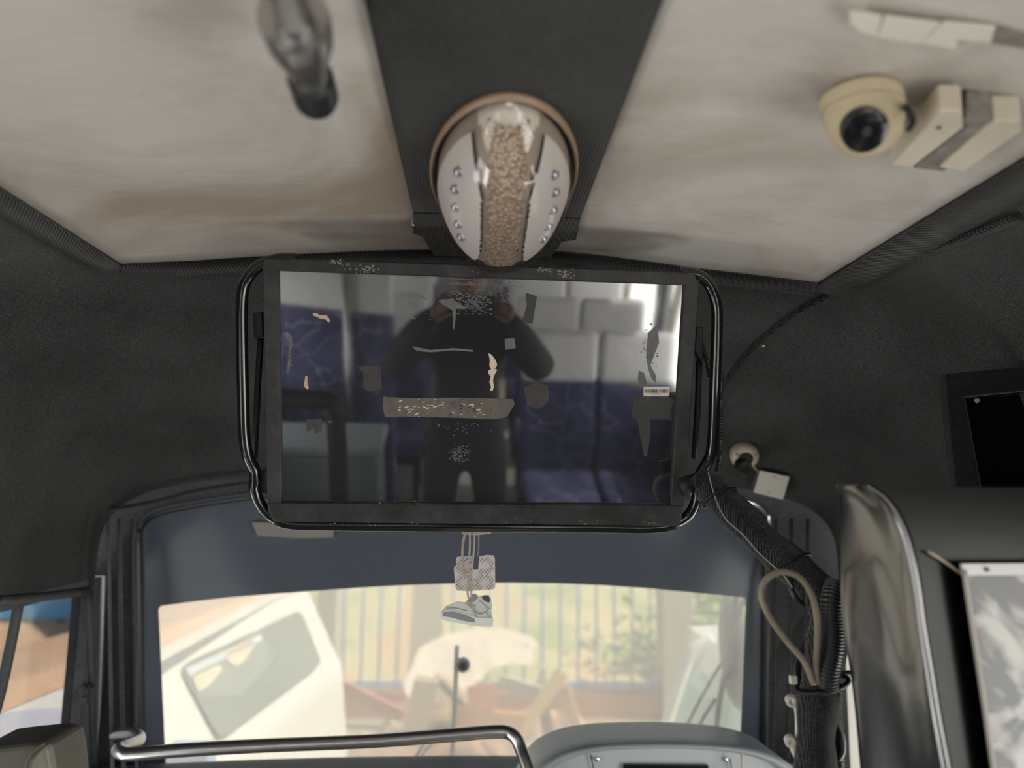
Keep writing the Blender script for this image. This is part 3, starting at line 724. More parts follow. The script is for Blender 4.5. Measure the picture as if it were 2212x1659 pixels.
# ================================================================== ceiling camera (top right)
cc = atZ(1858, 208, zpan(.5))
cc = Vector((cc.x, cc.y, zpan(cc.x)-.004)) 
cm = thing('security_camera', cc, 'cream dome security camera with a round black eye on the right ceiling board', 'camera')
R_ = .0445
look = Vector((-.10, -.72, -.69)).normalized()
def camfn(u, v):
    a = 2*math.pi*u; t = v
    # round base widening then a blunt tilted dome
    prof = [(0.001, 0), (.9, 0), (1.0, .06), (1.0, .22), (.97, .30), (.96, .34), (.93, .55), (.84, .78), (.68, .96), (.45, 1.08), (.2, 1.13), (.001, 1.14)]
    k = t*(len(prof)-1); i = min(int(k), len(prof)-2); f_ = k-i
    r = prof[i][0]*(1-f_)+prof[i+1][0]*f_; h = prof[i][1]*(1-f_)+prof[i+1][1]*f_
    return cc+Vector((R_*r*math.cos(a)+h*R_*-.02, R_*r*math.sin(a)-h*R_*.30, -h*R_*1.55))
grid('housing', camfn, 48, 44, M_cream, cm)
ec = atY(1871, 284, cc.y-.046)
er = (EYE-ec).normalized(); er = (look*.6+er*.4).normalized()
lathe('eye_window', ec-er*.022, er, [(.0235, -.02), (.0235, .018), (.022, .0215), (.016, .0235), (.0003, .0245)], M_blackgl, cm, seg=40)
lathe('eye_lens', ec+er*.0030, er, [(.0055, -.004), (.0050, .001), (.0003, .002)], mat('lens_glint', srgb(60, 62, 66), rough=.08), cm, seg=20)
tube('groove', [cc+Vector((R_*.985*math.cos(a)-.0005, R_*.985*math.sin(a)-.0045, -R_*.48)) for a in [2*math.pi*k/40 for k in range(40)]], .0011, M_beige, cm, n=1, seg=6, closed=True)
tube('cable', [cc+Vector((.045, -.01, -.02)), atZ(1960, 235, 2.015), atZ(1972, 262, 2.0), atZ(1962, 280, 1.99)], .0035, M_black, cm, n=6, seg=8)

# cream junction boxes right of it
def cbox(name, quad, z0, z1, m, parent, bevel=.002):
    """box footprint from pixels on plane z1 (lower face), extruded up to z0"""
    P = [atZ(x, y, z1) for x, y in quad]
    return slab(name, P, z0-z1, (0, 0, 1), m, parent, bevel=bevel)
zc = 2.060
jb = thing('junction_box', atZ(2080, 300, zc), 'cream junction box strapped with silver tape beside the security camera', 'box')
cbox('box_body', [(1926, 358), (1970, 362), (2082, 276), (2078, 240), (2030, 240)], zc, 2.029, M_creamb, jb)
cbox('box_body', [(2030, 362), (2080, 372), (2208, 284), (2206, 262), (2146, 262)], zc, 2.029, M_creamb, jb)
cbox('tape_strap', [(1972, 364), (2040, 371), (2142, 275), (2144, 258), (2092, 256), (2086, 280)], zc, 2.032, M_tape, jb)
slab('tape_wrap', [atY(x, y, atZ(2110, 262, 2.03).y-.004) for x, y in ((2090, 176), (2140, 180), (2143, 262), (2086, 264))], .004, (0, 1, 0), M_tape, jb)
p = atZ(2028, 276, 2.028); lathe('screw', p, (0, 0, -1), [(.003, 0), (.002, .001)], M_rubber, jb, seg=10)

# strips of peeling white tape at the top right
tapes = [[(1836, 28), (1905, 38), (1893, 78), (1862, 70), (1836, 50)], [(1912, 38), (2030, 52), (1985, 95), (1896, 80)], [(2040, 50), (2150, 60), (2140, 92), (2068, 86), (2066, 106), (1990, 94)], [(2150, 62), (2260, 80), (2250, 112), (2142, 94)]]
for k, q in enumerate(tapes):
    P = [atZ(x, y, zpan(.5)-.008) for x, y in q]
    o = slab('tape_strip', P, .003, (0, 0, 1), mat('white_tape', srgb(224, 218, 208), rough=.5, bump=(30, .5, .003)) if k < 3 else M_tape)
    tag(o, ['short white tape strip at the left end of the taped row above the security camera', 'long wrinkled white tape strip in the middle of the row above the security camera',
            'torn notched white tape strip above the junction box', 'dull grey tape strip at the right edge of the picture above the junction box'][k], 'tape', 'tape strips on the ceiling board')

# screws
scr = [(233, 578, 'front left corner, outer one'), (277, 580, 'front left corner, inner one'), (893, 487, 'left edge of the centre strip'), (1378, 577, 'trim above the right half of the television'),
       (1787, 622, 'right corner of the ceiling board'), (1848, 610, 'trim just right of the ceiling board corner'), (1998, 482, 'trim at the upper right edge'), (1648, 738, 'curved seam right of the television'), (1551, 815, 'end of the curved seam by the television tube guard'), (1537, 1078, 'felt wrapped arm below the television')]
for (px, py, d) in scr:
    if d.startswith('felt'): p, n = atY(px, py, 1.31), Vector((0, -1, 0))
    elif px == 893: p = atZ(px, py, zpan(-.1)-.016); n = dn
    else:
        p, n = onshell(px, py, off=.012)
    o = lathe('screw', p, n, [(.0042, -.010), (.0042, 0), (.0036, .0018), (.0015, .0026), (.0003, .0024)], M_chrome, seg=14)
    tag(o, 'small bright screw head at the '+d, 'screw', 'headliner screws')

# ================================================================== dash camera and white box on the right headliner
p, n = onshell(1608, 985)
p = p-ray(1608, 985).normalized()*.035
bc = thing('bullet_camera', p, 'small black bullet camera on a round cream base right of the television', 'camera')
nn = (n*.6+Vector((-.1, -1, -.25))*.6).normalized()
lathe('base_ring', p+nn*.004, nn, [(.018, .012), (.026, .014), (.034, .010), (.038, .004), (.039, -.012), (.030, -.05)], mat('aged_cream_ring', srgb(200, 188, 166), rough=.4), bc, seg=40)
lathe('base_hub', p+nn*.004, nn, [(.020, -.004), (.020, .016), (.012, .020), (.0003, .02)], M_black, bc, seg=24)
for k in range(3):
    a = 2*math.pi*k/3+.5; Rm = frame_from(nn)
    lathe('screw', p+nn*.016+Rm @ Vector((.029*math.cos(a), .029*math.sin(a), 0)), nn, [(.003, -.003), (.0025, .002)], M_rubber, bc, seg=8)
q0 = p+nn*.02; q1 = atY(1612, 1010, p.y-.10)
bd = (q1-q0).normalized(); bd = (bd*.2+Vector((-.05, -1, -.22))*.8).normalized()
tube('stalk', [p+nn*.012, (p+nn*.03+q1+Vector((0, .05, .01)))/2, q1+Vector((0, .04, .008))], .006, M_black, bc, n=4, seg=10)
lathe('barrel', q1+Vector((0, .045, .010)), Vector((0, -1, -.22)), [(.010, -.004), (.0175, 0), (.019, .004), (.019, .038), (.017, .042), (.0165, .040), (.008, .039), (.0078, .036), (.0003, .036)], M_black, bc, seg=32)
bx, n2 = onshell(1672, 1040)
wb = thing('control_box', bx, 'small white square box with two screws beside the bullet camera', 'box')
bn_ = (Vector((-.12, -1, -.30))).normalized()
pc = atY(1668, 1046, bx.y-.045)
def wbp(px, py): return atP(px, py, pc, bn_)
slab('box_lid', [wbp(*q) for q in ((1642, 1016), (1706, 1030), (1692, 1080), (1628, 1064))], .004, -bn_, M_white, wb, bevel=.002)
slab('box_body', [wbp(*q)-bn_*.005 for q in ((1643, 1017), (1706, 1031), (1692, 1079), (1629, 1063))], .030, -bn_, mat('box_side_grey', srgb(120, 112, 104), rough=.5), wb, bevel=.001)
for q in ((1672, 1030), (1661, 1064)):
    lathe('screw', wbp(*q)+bn_*.001, bn_, [(.0022, -.001), (.0020, .0008), (.0003, .001)], M_rubber, wb, seg=10)
tube('cable', [wbp(1640, 1020)-bn_*.01, atY(1632, 1012, bx.y-.03), p+nn*.01], .003, M_beige, wb, n=5, seg=8)

# recess / locker on the right
def rp(px, py, X=1.0): return atX(px, py, X)
M_dkf = carpet('locker_carpet', (.006, .006, .0065, 1), (.022, .022, .023, 1))
lk = thing('overhead_locker', rp(2120, 900), 'black carpet covered locker opening high on the right wall', 'locker')
lkx = .93
def L3(px, py, d=0): return atY(px, py, 1.36+d)
slab('locker_post', [L3(2044, 806), L3(2086, 850), L3(2128, 1080), L3(2070, 1080)], .03, (0, 1, 0), M_dkf, lk, bevel=.006)
slab('locker_lintel', [L3(2044, 806), L3(2330, 780), L3(2330, 832), L3(2086, 858)], .03, (0, 1, 0), M_dkf, lk, bevel=.004)
slab('locker_back', [L3(2070, 840, .05), L3(2330, 820, .05), L3(2330, 1090, .05), L3(2100, 1090, .05)], .01, (0, 1, 0), M_deep, lk)
slab('locker_edge', [L3(2150, 856, -.002), L3(2330, 830, -.002), L3(2330, 832, -.002), L3(2150, 858, -.002)], .002, (0, 1, 0), M_rubber, lk)
lathe('screw', L3(2110, 865, .045), (0, -1, 0), [(.005, 0), (.004, .003), (.0003, .004)], M_beige, lk, seg=12)

# ================================================================== carpet wrapped arm and post
AY0, AY1 = 1.335, 1.17
arm = thing('wrapped_post', atY(1765, 1659, AY1)+Vector((0, 0, -.5)), 'post wrapped in black carpet that bends up to the television frame', 'post')
wr = lambda t, i: .031*(1+.05*math.sin(i*.9))*(.72 if t < .03 else 1)
def rwrap(t, i): return .0285+.002*math.sin(i*.55)+(-.008 if t < .05 else 0)
tube('post', [atY(1500, 1028, AY0), atY(1540, 1062, 1.325), atY(1590, 1110, 1.305), atY(1660, 1180, 1.265), atY(1720, 1230, 1.225), atY(1768, 1278, 1.195), atY(1788, 1330, 1.18), atY(1784, 1400, 1.175), atY(1772, 1480, 1.17), atY(1764, 1560, 1.17), atY(1762, 1640, 1.17), atY(1760, 1760, 1.17), atY(1756, 2100, 1.17)], .030, M_wrap, arm, n=7, seg=18, rf=rwrap)
tube('clamp', [atY(1470, 1052, 1.33), atY(1520, 1040, 1.335), atY(1540, 1060, 1.325)], .016, M_black, arm, n=4, seg=12)
# bindings
def ringat(px, py, Y, r, ax_, m, th=.0028, name='binding'):
    c = atY(px, py, Y); Rm = frame_from(ax_)
    tube(name, [c+Rm @ Vector((r*math.cos(a), r*math.sin(a), .012*math.sin(a))) for a in [2*math.pi*k/24 for k in range(24)]], th, m, arm, n=1, seg=6, closed=True)
dd = (atY(1720, 1230, 1.225)-atY(1590, 1110, 1.305)).normalized()
ringat(1552, 1075, 1.318, .031, dd, M_black); ringat(1706, 1220, 1.235, .034, dd, M_black)
ringat(1776, 1478, 1.17, .036, Vector((-.05, 0, -1)), M_black, .004, 'cable_tie')
box('cable_tie', atY(1713, 1468, 1.15), (.010, .008, .012), M_white, arm, bevel=.001)
# corrugated conduits
def corr(name, pts, r, m, parent, pitch=.0046, amp=.0018, label=None):
    P = smooth_path([Vector(p) for p in pts], 30); 
    out = [P[0]]; acc = 0
    for a, b in zip(P, P[1:]):
        d = (b-a).length
        while acc+d >= pitch/4:
            t = (pitch/4-acc)/d; a = a+(b-a)*t; out.append(a); d = (b-a).length; acc = 0
        acc += d
    return tube(name, out, r, m, parent, n=1, seg=14, rf=lambda t, i: r+amp*(1, .6, -1, .6)[i % 4])
cd1 = corr('corrugated_conduit', [atY(1806, 1262, 1.14), atY(1797, 1300, 1.13), atY(1800, 1350, 1.13), atY(1798, 1400, 1.13), atY(1788, 1450, 1.13), atY(1786, 1480, 1.135)], .0150, M_rubber, None)
tag(cd1, 'black corrugated conduit strapped to the wrapped post', 'conduit')
cd2 = corr('corrugated_conduit', [atY(1809, 1480, 1.15), atY(1807, 1530, 1.16), atY(1812, 1600, 1.17), atY(1812, 1700, 1.17)], .0065, M_rubber, None, .004, .0014)
tag(cd2, 'thin corrugated conduit running down the right side of the wrapped post', 'conduit')
cd3 = corr('corrugated_conduit', [tv(1556, 800, -.05), tv(1555, 900, -.05), tv(1554, 980, -.045), tv(1548, 1020, -.04)], .0045, M_rubber, None, .004, .0012)
tag(cd3, 'thin corrugated conduit hanging beside the right tube of the television frame', 'conduit')
cd4 = corr('corrugated_conduit', [tv(1512, 735, -.05), tv(1522, 765, -.05), tv(1530, 790, -.05), tv(1534, 815, -.055)], .0042, M_rubber, None, .004, .0012)
tag(cd4, 'short corrugated conduit behind the television hinge, inside the right tube guard', 'conduit')
cb = tube('beige_cable', [atY(1790, 1476, 1.15), atY(1757, 1476, 1.13), atY(1738, 1430, 1.12), atY(1700, 1385, 1.115), atY(1664, 1335, 1.11), atY(1645, 1290, 1.11), atY(1652, 1255, 1.11), atY(1685, 1236, 1.11), atY(1725, 1246, 1.11), atY(1752, 1282, 1.11), atY(1764, 1330, 1.115), atY(1766, 1380, 1.12), atY(1763, 1440, 1.125), atY(1767, 1476, 1.13)][1:], .0046, M_cord, n=9, seg=14)
tag(cb, 'beige cable making a large loop beside the wrapped post', 'cable')
cbk = tube('black_cable', [atY(1706, 1245, 1.20), atY(1708, 1265, 1.195), atY(1718, 1290, 1.19), atY(1740, 1310, 1.19), atY(1762, 1322, 1.18)], .0042, M_rubber, n=7, seg=12)
tag(cbk, 'short black cable bowing below the bend of the wrapped post', 'cable')
cbl = tube('black_cable', [atY(1768, 1340, 1.24), atY(1750, 1375, 1.25), atY(1732, 1410, 1.25), atY(1724, 1450, 1.23), atY(1730, 1480, 1.20)], .005, M_rubber, n=7, seg=12)
tag(cbl, 'black cable inside the beige cable loop', 'cable')
cbr = tube('black_cable', [atY(1800, 1520, 1.16), atY(1808, 1560, 1.16), atY(1818, 1590, 1.16), atY(1820, 1620, 1.16), atY(1812, 1638, 1.165), atY(1800, 1642, 1.17)], .0045, M_rubber, n=7, seg=12)
tag(cbr, 'black cable bulging out on the right of the wrapped post', 'cable')
cbs = tube('black_cable', [atY(1790, 1460, 1.18), atY(1810, 1457, 1.19), atY(1836, 1455, 1.22), atY(1870, 1455, 1.3)], .005, M_rubber, n=5, seg=12)
tag(cbs, 'black cable crossing the gap between wrapped post and partition', 'cable')
tw = tube('thin_wire', smooth_path([atY(1530, 1020, 1.30), atY(1545, 1075, 1.29), atY(1567, 1120, 1.27), atY(1605, 1155, 1.255), atY(1640, 1195, 1.24), atY(1690, 1240, 1.20), atY(1712, 1270, 1.19)], 6), .0012, mat('thin_wire_grey', srgb(150, 150, 150), rough=.4), n=1, seg=6)
tag(tw, 'thin pale wire along the underside of the wrapped arm', 'wire')
# white plastic hook bracket
hk = thing('hook_bracket', atY(1728, 1640, 1.2), 'white plastic bracket with two rounded lugs left of the wrapped post', 'bracket')
HY = 1.19
tube('bracket_arm', [atY(1714, 1518, HY), atY(1722, 1535, HY), atY(1724, 1570, HY), atY(1722, 1620, HY), atY(1722, 1636, HY)], .0045, M_white, hk, n=5, seg=10)
for (a, b) in (((1711, 1513), (1724, 1512)), ((1709, 1600), (1720, 1632))):
    p = atY(*a, HY); lathe('lug', p+Vector((0, .006, 0)), (-.2, -1, -.1), [(.0085, 0), (.0088, .010), (.0075, .012), (.004, .0122), (.0038, .008), (.0003, .008)], M_white, hk, seg=20)
tube('lug_arm', [atY(1711, 1603, HY), atY(1716, 1620, HY), atY(1726, 1638, HY), atY(1732, 1640, HY)], .006, M_white, hk, n=4, seg=10)
tube('lug_arm', [atY(1708, 1510, HY), atY(1726, 1512, HY)], .007, M_white, hk, n=1, seg=10)

# ================================================================== black partition at the right edge
pt = thing('driver_partition', Vector((.62, .95, 0)), 'glossy black rounded partition behind the driver seat', 'partition')
def pq(px, py, Y): return atY(px, py, Y)
M_gb = mat('gloss_black_panel', srgb(16, 17, 18), rough=.26, spec=.6, coat=.3, ior=2.2)
# curved edge: loft of horizontal sections between far edge and near rim
far_px = [(1806, 1046), (1808, 1080), (1810, 1150), (1815, 1250), (1822, 1350), (1838, 1450), (1850, 1550), (1860, 1659), (1870, 1760)]
mid_px = [(1835, 1046), (1862, 1080), (1885, 1150), (1905, 1250), (1920, 1350), (1930, 1450), (1945, 1550), (1960, 1659), (1975, 1760)]
rim_px = [(1860, 1048), (1905, 1082), (1942, 1150), (1966, 1250), (1980, 1350), (1996, 1450), (2012, 1550), (2032, 1659), (2050, 1760)]
fc = [pq(x, y, 1.07) for x, y in far_px]; mc = [pq(x, y, .985) for x, y in mid_px]; rc = [pq(x, y, .90) for x, y in rim_px]
rows = []
for i in range(len(fc)):
    rows.append(smooth_path([fc[i]+Vector((.03, .03, 0)), fc[i], mc[i], rc[i], rc[i]+Vector((.012, -.004, 0))], 5))
nr_ = len(rows[0]); colz = [smooth_path([r[j] for r in rows], 5) for j in range(nr_)]
V = [p for c_ in colz for p in c_]; mN = len(colz[0])
F = [(j*mN+i, j*mN+i+1, (j+1)*mN+i+1, (j+1)*mN+i) for j in range(nr_-1) for i in range(mN-1)]
mk('side_panel', V, F, M_gb, pt, smooth=True)
tube('edge_trim', [p+Vector((.004, -.002, 0)) for p in [pq(1812, 1044, .93)]+rc], .0024, mat('rim_grey', srgb(44, 42, 41), rough=.7, spec=.2), pt, n=6, seg=10)
fr = [pq(x+10, y, .905) for x, y in rim_px]
fr2 = fr+[pq(2925, 1760, .905), pq(2925, 1060, .905)]
fr2[0] = pq(1862, 1050, .905)
slab('front_panel', fr2, .02, (0, 1, 0), mat('partition_front', srgb(9, 9, 9), rough=.25, spec=.3, bump=(3, .1, .01)), pt)
tube('scratch_strip', [pq(2005, 1192, .898), pq(2040, 1213, .898), pq(2078, 1240, .898)], .0018, M_beige, pt, n=3, seg=6)
po = thing('plastic_sheet', pq(2140, 1659, .87), 'grey scuffed plastic sheet hanging on the black partition', 'sheet')
def ex_sheet(m, N, L, b, tc):
    n = N.new('ShaderNodeTexNoise'); n.inputs['Scale'].default_value = 14; n.inputs['Detail'].default_value = 6; n.inputs['Distortion'].default_value = 1.2
    L.new(tc.outputs['Object'], n.inputs['Vector']); r = N.new('ShaderNodeValToRGB'); e = r.color_ramp.elements
    e[0].position = .45; e[0].color = srgb(108, 108, 110); e[1].position = .60; e[1].color = srgb(196, 192, 188)
    L.new(n.outputs['Fac'], r.inputs[0]); L.new(r.outputs[0], b.inputs['Base Color'])
M_sheet = mat('scuffed_sheet', srgb(130, 130, 130), rough=.35, extra=ex_sheet)
slab('sheet', [pq(x, y, .885) for x, y in ((2082, 1222), (2400, 1222), (2400, 1760), (2162, 1760), (2146, 1659), (2120, 1480), (2100, 1350))], .003, (0, 1, 0), M_sheet, po)
slab('top_strip', [pq(x, y, .882) for x, y in ((2079, 1218), (2400, 1216), (2400, 1242), (2082, 1243))], .005, (0, 1, 0), mat('strip_white', srgb(214, 212, 210), rough=.4), po)
tube('sheet_edge', [pq(x, y, .884) for x, y in ((2082, 1230), (2100, 1350), (2120, 1480), (2146, 1659), (2162, 1760))], .003, mat('sheet_edge_grey', srgb(170, 166, 160), rough=.4), po, n=4, seg=8)
lathe('rivet', pq(2132, 1230, .881), (0, -1, 0), [(.003, 0), (.002, .002), (.0003, .002)], M_rubber, po, seg=10)

# ================================================================== handrail lower left
hr = thing('handrail', atY(250, 1600, 2.1), 'bent stainless handrail in front of the windscreen', 'rail')
tube('rail_tube', [atY(246, 1588, 2.14), atY(275, 1585, 2.12), atY(296, 1588, 2.08), atY(300, 1598, 2.02), atY(275, 1610, 1.92), atY(256, 1618, 1.88), atY(262, 1627, 1.86), atY(290, 1629, 1.86), atY(400, 1620, 1.87), atY(560, 1611, 1.88), atY(800, 1601, 1.88), atY(960, 1589, 1.88), atY(1060, 1581, 1.88), atY(1095, 1582, 1.88), atY(1114, 1594, 1.87), atY(1124, 1615, 1.86), atY(1140, 1660, 1.83), atY(1165, 1760, 1.78)], .0150, M_chromew, hr, n=7, seg=20)
slab('wall_plate', [atX(x, y, -HW+.012) for x, y in ((238, 1555), (247, 1550), (250, 1570), (252, 1600), (250, 1618), (238, 1620), (232, 1600), (234, 1575))], -.008, (1, 0, 0), M_rubbergrey, hr, bevel=.001)

# seat corner lower left
st_ = thing('guide_seat', atY(40, 1700, 1.2), 'top corner of a dark grey leather seat at the lower left', 'seat')
hc = [atY(x, y, 1.25) for x, y in ((-60, 1620), (0, 1612), (60, 1606), (96, 1605), (104, 1616), (112, 1659), (118, 1720), (122, 1800), (-80, 1800))]
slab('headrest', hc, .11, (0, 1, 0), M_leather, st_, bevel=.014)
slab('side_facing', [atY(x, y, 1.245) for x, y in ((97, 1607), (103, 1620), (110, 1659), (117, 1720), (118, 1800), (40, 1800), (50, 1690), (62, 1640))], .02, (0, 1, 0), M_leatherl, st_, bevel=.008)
tube('piping', [atY(x, y, 1.244) for x, y in ((97, 1606), (75, 1622), (62, 1640), (54, 1670), (46, 1720), (40, 1800))], .0022, M_leather, st_, n=5, seg=8)

# ================================================================== hanging fresheners
HYY = 1.50
clipb = thing('hanger_clip', tv(1030, 1142, -.09), 'beige clip under the television frame with cords tied to it', 'clip')
slab('clip_block', [atY(x, y, HYY) for x, y in ((997, 1120), (1060, 1120), (1061, 1153), (1030, 1156), (999, 1155))], .02, (0, 1, 0), M_beige, clipb, bevel=.002)
slab('clip_plate', [atY(x, y, HYY-.02) for x, y in ((1000, 1090), (1055, 1090), (1055, 1134), (1000, 1134))], .05, (0, 1, 0), M_black, clipb)
fr_ = thing('air_freshener', atY(1025, 1276, HYY), 'silver tread-patterned air freshener card hanging above the shoe', 'air freshener')
card = [(985, 1208), (988, 1203), (1000, 1202), (1022, 1201), (1022, 1231), (1033, 1230), (1035, 1202), (1052, 1199), (1066, 1200), (1069, 1206), (1070, 1268), (1066, 1273), (1040, 1275), (1012, 1277), (988, 1276), (984, 1270), (980, 1226), (985, 1222)]
slab('card', [atY(x, y, HYY+.006) for x, y in card], .003, (0, 1, 0), M_alu, fr_)
V = []; F = []; rnd = random.Random(7)
def riblet(cx, cy, dx, dy):
    i0 = len(V); l = math.hypot(dx, dy); nx, ny = -dy/l*.9, dx/l*.9
    for (x, y) in ((cx-dx, cy-dy), (cx+nx, cy+ny), (cx+dx, cy+dy), (cx-nx, cy-ny)): V.append(atY(x, y, HYY+.0048))
    F.append((i0, i0+1, i0+2, i0+3))
for gx in range(4):
    for gy in range(4):
        sgn = 1 if (gx+gy) % 2 else -1
        for k in range(4):
            cx = 994+gx*21+(k-1.5)*4.2; cy = 1213+gy*18.5+(k-1.5)*3.6*sgn
            if 1020 < cx < 1036 and cy < 1234: continue
            if 984 < cx < 1066 and 1204 < cy < 1272: riblet(cx, cy, 5.5, -6.4*sgn)
mk('tread_pattern', V, F, mat('tread_dark', srgb(128, 122, 120), rough=.5), fr_)
tube('cord', [atY(1008, 1140, HYY+.002), atY(1001, 1170, HYY+.004), atY(999, 1200, HYY+.004), atY(1002, 1245, HYY+.004)], .0024, M_string, fr_, n=5, seg=8)
tube('cord', [atY(1033, 1140, HYY+.008), atY(1034, 1180, HYY+.008), atY(1031, 1203, HYY+.008)], .0013, M_shoed, fr_, n=5, seg=6)
sh = thing('shoe_charm', atY(1010, 1352, HYY), 'flat grey sneaker-shaped card hanging on two cords', 'air freshener')
sole = [(951, 1330), (953, 1322), (962, 1317), (980, 1318), (1000, 1324), (1020, 1330), (1030, 1333), (1064, 1334), (1066, 1340), (1065, 1354), (1050, 1355), (1020, 1352), (985, 1346), (960, 1341), (953, 1337)]
upper = [(953, 1322), (962, 1311), (975, 1305), (988, 1300), (1004, 1302), (1012, 1294), (1020, 1284), (1028, 1283), (1034, 1290), (1044, 1286), (1056, 1286), (1061, 1294), (1063, 1312), (1061, 1320), (1064, 1334), (1030, 1333), (1000, 1325), (975, 1318)]
slab('upper', [atY(x, y, HYY-.004) for x, y in upper], .004, (0, 1, 0), M_shoe, sh)
slab('sole', [atY(x, y, HYY-.0055) for x, y in sole], .006, (0, 1, 0), mat('card_sole', srgb(240, 242, 238), rough=.6), sh, bevel=.001)
slab('sole_band', [atY(x, y, HYY-.0058) for x, y in ((958, 1322), (980, 1321), (1005, 1328), (1026, 1337), (1025, 1345), (1000, 1341), (975, 1334), (956, 1331))], .001, (0, 1, 0), M_shoed, sh)
slab('ankle_opening', [atY(x, y, HYY-.0045) for x, y in ((1040, 1290), (1048, 1286), (1056, 1288), (1059, 1296), (1056, 1302), (1048, 1299))], .001, (0, 1, 0), mat('card_dark', srgb(84, 86, 86), rough=.6), sh)
slab('tongue', [atY(x, y, HYY-.0047) for x, y in ((1012, 1296), (1020, 1285), (1028, 1284), (1033, 1290), (1024, 1300), (1012, 1302))], .001, (0, 1, 0), M_shoed, sh)
def shl(pts, m=M_shoed, r=.0007, nm='stitch_line'): tube(nm, [atY(x, y, HYY-.0052) for x, y in pts], r, m, sh, n=4, seg=6)
shl([(1012, 1305), (1022, 1318), (1030, 1332)]); shl([(1027, 1306), (1026, 1318), (1034, 1326), (1046, 1324), (1056, 1314)]); shl([(1036, 1296), (1046, 1306), (1058, 1316)]); shl([(1052, 1322), (1056, 1334)])
shl([(965, 1314), (985, 1314), (1010, 1320)]); shl([(1006, 1306), (1014, 1300)], M_string, .0012, 'lace'); shl([(1012, 1310), (1020, 1303)], M_string, .0012, 'lace'); shl([(1018, 1314), (1026, 1307)], M_string, .0012, 'lace')
tube('cord', [atY(1014, 1130, HYY-.002), atY(1015, 1180, HYY-.003), atY(1012, 1230, HYY-.003), atY(1010, 1280, HYY-.004), atY(1013, 1294, HYY-.005)], .0018, M_string, sh, n=5, seg=8)
tube('cord', [atY(1026, 1130, HYY-.002), atY(1024, 1180, HYY-.003), atY(1020, 1230, HYY-.003), atY(1018, 1290, HYY-.005)], .0018, M_string, sh, n=5, seg=8)

# flat beige strip on the windscreen band
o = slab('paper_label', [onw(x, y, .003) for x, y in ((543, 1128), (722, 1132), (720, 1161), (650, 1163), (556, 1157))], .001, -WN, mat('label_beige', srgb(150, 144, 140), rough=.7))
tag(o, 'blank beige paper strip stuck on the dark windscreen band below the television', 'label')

# wipers and mirror outside the windscreen
wi = thing('windscreen_wiper', onw(978, 1640, -.05), 'upright windscreen wiper at the middle of the glass', 'wiper')
tube('blade', [onw(987, 1395, -.05), onw(984, 1480, -.05), onw(980, 1560, -.05), onw(975, 1660, -.05)], .007, M_rubber, wi, n=3, seg=8, flat=(1, .8))
tube('arm', [onw(978, 1585, -.06), onw(960, 1573, -.07), onw(945, 1572, -.08), onw(925, 1592, -.08), onw(895, 1640, -.07), onw(860, 1690, -.06)], .006, M_rubber, wi, n=5, seg=8)
tube('arm', [onw(960, 1580, -.06), onw(920, 1620, -.06), onw(880, 1680, -.06)], .004, M_rubber, wi, n=3, seg=8)
kn = onw(1000, 1436, -.03)
o = lathe('suction_cup', kn, WN, [(.004, -.012), (.020, -.010), (.0215, -.002), (.021, .006), (.012, .012), (.0003, .013)], M_rubber, seg=24)
tag(o, 'round black suction cup beside the upright middle wiper', 'suction cup')
wi2 = thing('windscreen_wiper', onw(1545, 1640, -.05), 'upright windscreen wiper at the right side of the glass', 'wiper')
tube('blade', [onw(1592, 1270, -.05), onw(1580, 1370, -.05), onw(1562, 1470, -.05), onw(1550, 1550, -.05), onw(1540, 1680, -.05)], .009, M_rubber, wi2, n=3, seg=8, flat=(1, .8))
tube('arm', [onw(1564, 1425, -.06), onw(1530, 1480, -.07), onw(1500, 1535, -.07), onw(1465, 1605, -.07), onw(1430, 1680, -.07)], .006, M_rubber, wi2, n=4, seg=8)
tube('arm', [onw(1546, 1510, -.06), onw(1520, 1550, -.07), onw(1492, 1605, -.07), onw(1460, 1680, -.07)], .006, M_rubber, wi2, n=4, seg=8)
tube('linkage', [onw(1566, 1428, -.06), onw(1580, 1432, -.07), onw(1597, 1433, -.08)], .005, M_rubber, wi2, n=3, seg=8)
mr = thing('door_mirror', atY(1590, 1400, 2.75), 'grey outside rear-view mirror at the right edge of the windscreen', 'mirror')
mc_ = atY(1588, 1405, 2.75)
def mirf(u, v):
    a = 2*math.pi*u; b = math.pi*(v-.5)
    return mc_+Vector((.055*math.cos(a)*math.cos(b)-.015*math.sin(b), .05*math.sin(a)*math.cos(b), .20*math.copysign(abs(math.sin(b))**.8, math.sin(b))))
grid('mirror_shell', mirf, 28, 20, mat('mirror_grey', srgb(120, 120, 112), rough=.5), mr)
tube('mirror_arm', [mc_+Vector((.03, 0, .16)), Vector((1.05, 2.6, mc_.z+.30)), Vector((1.12, 2.42, mc_.z+.32)), Vector((1.09, 2.34, mc_.z+.32))], .012, M_black, mr, n=4, seg=8)

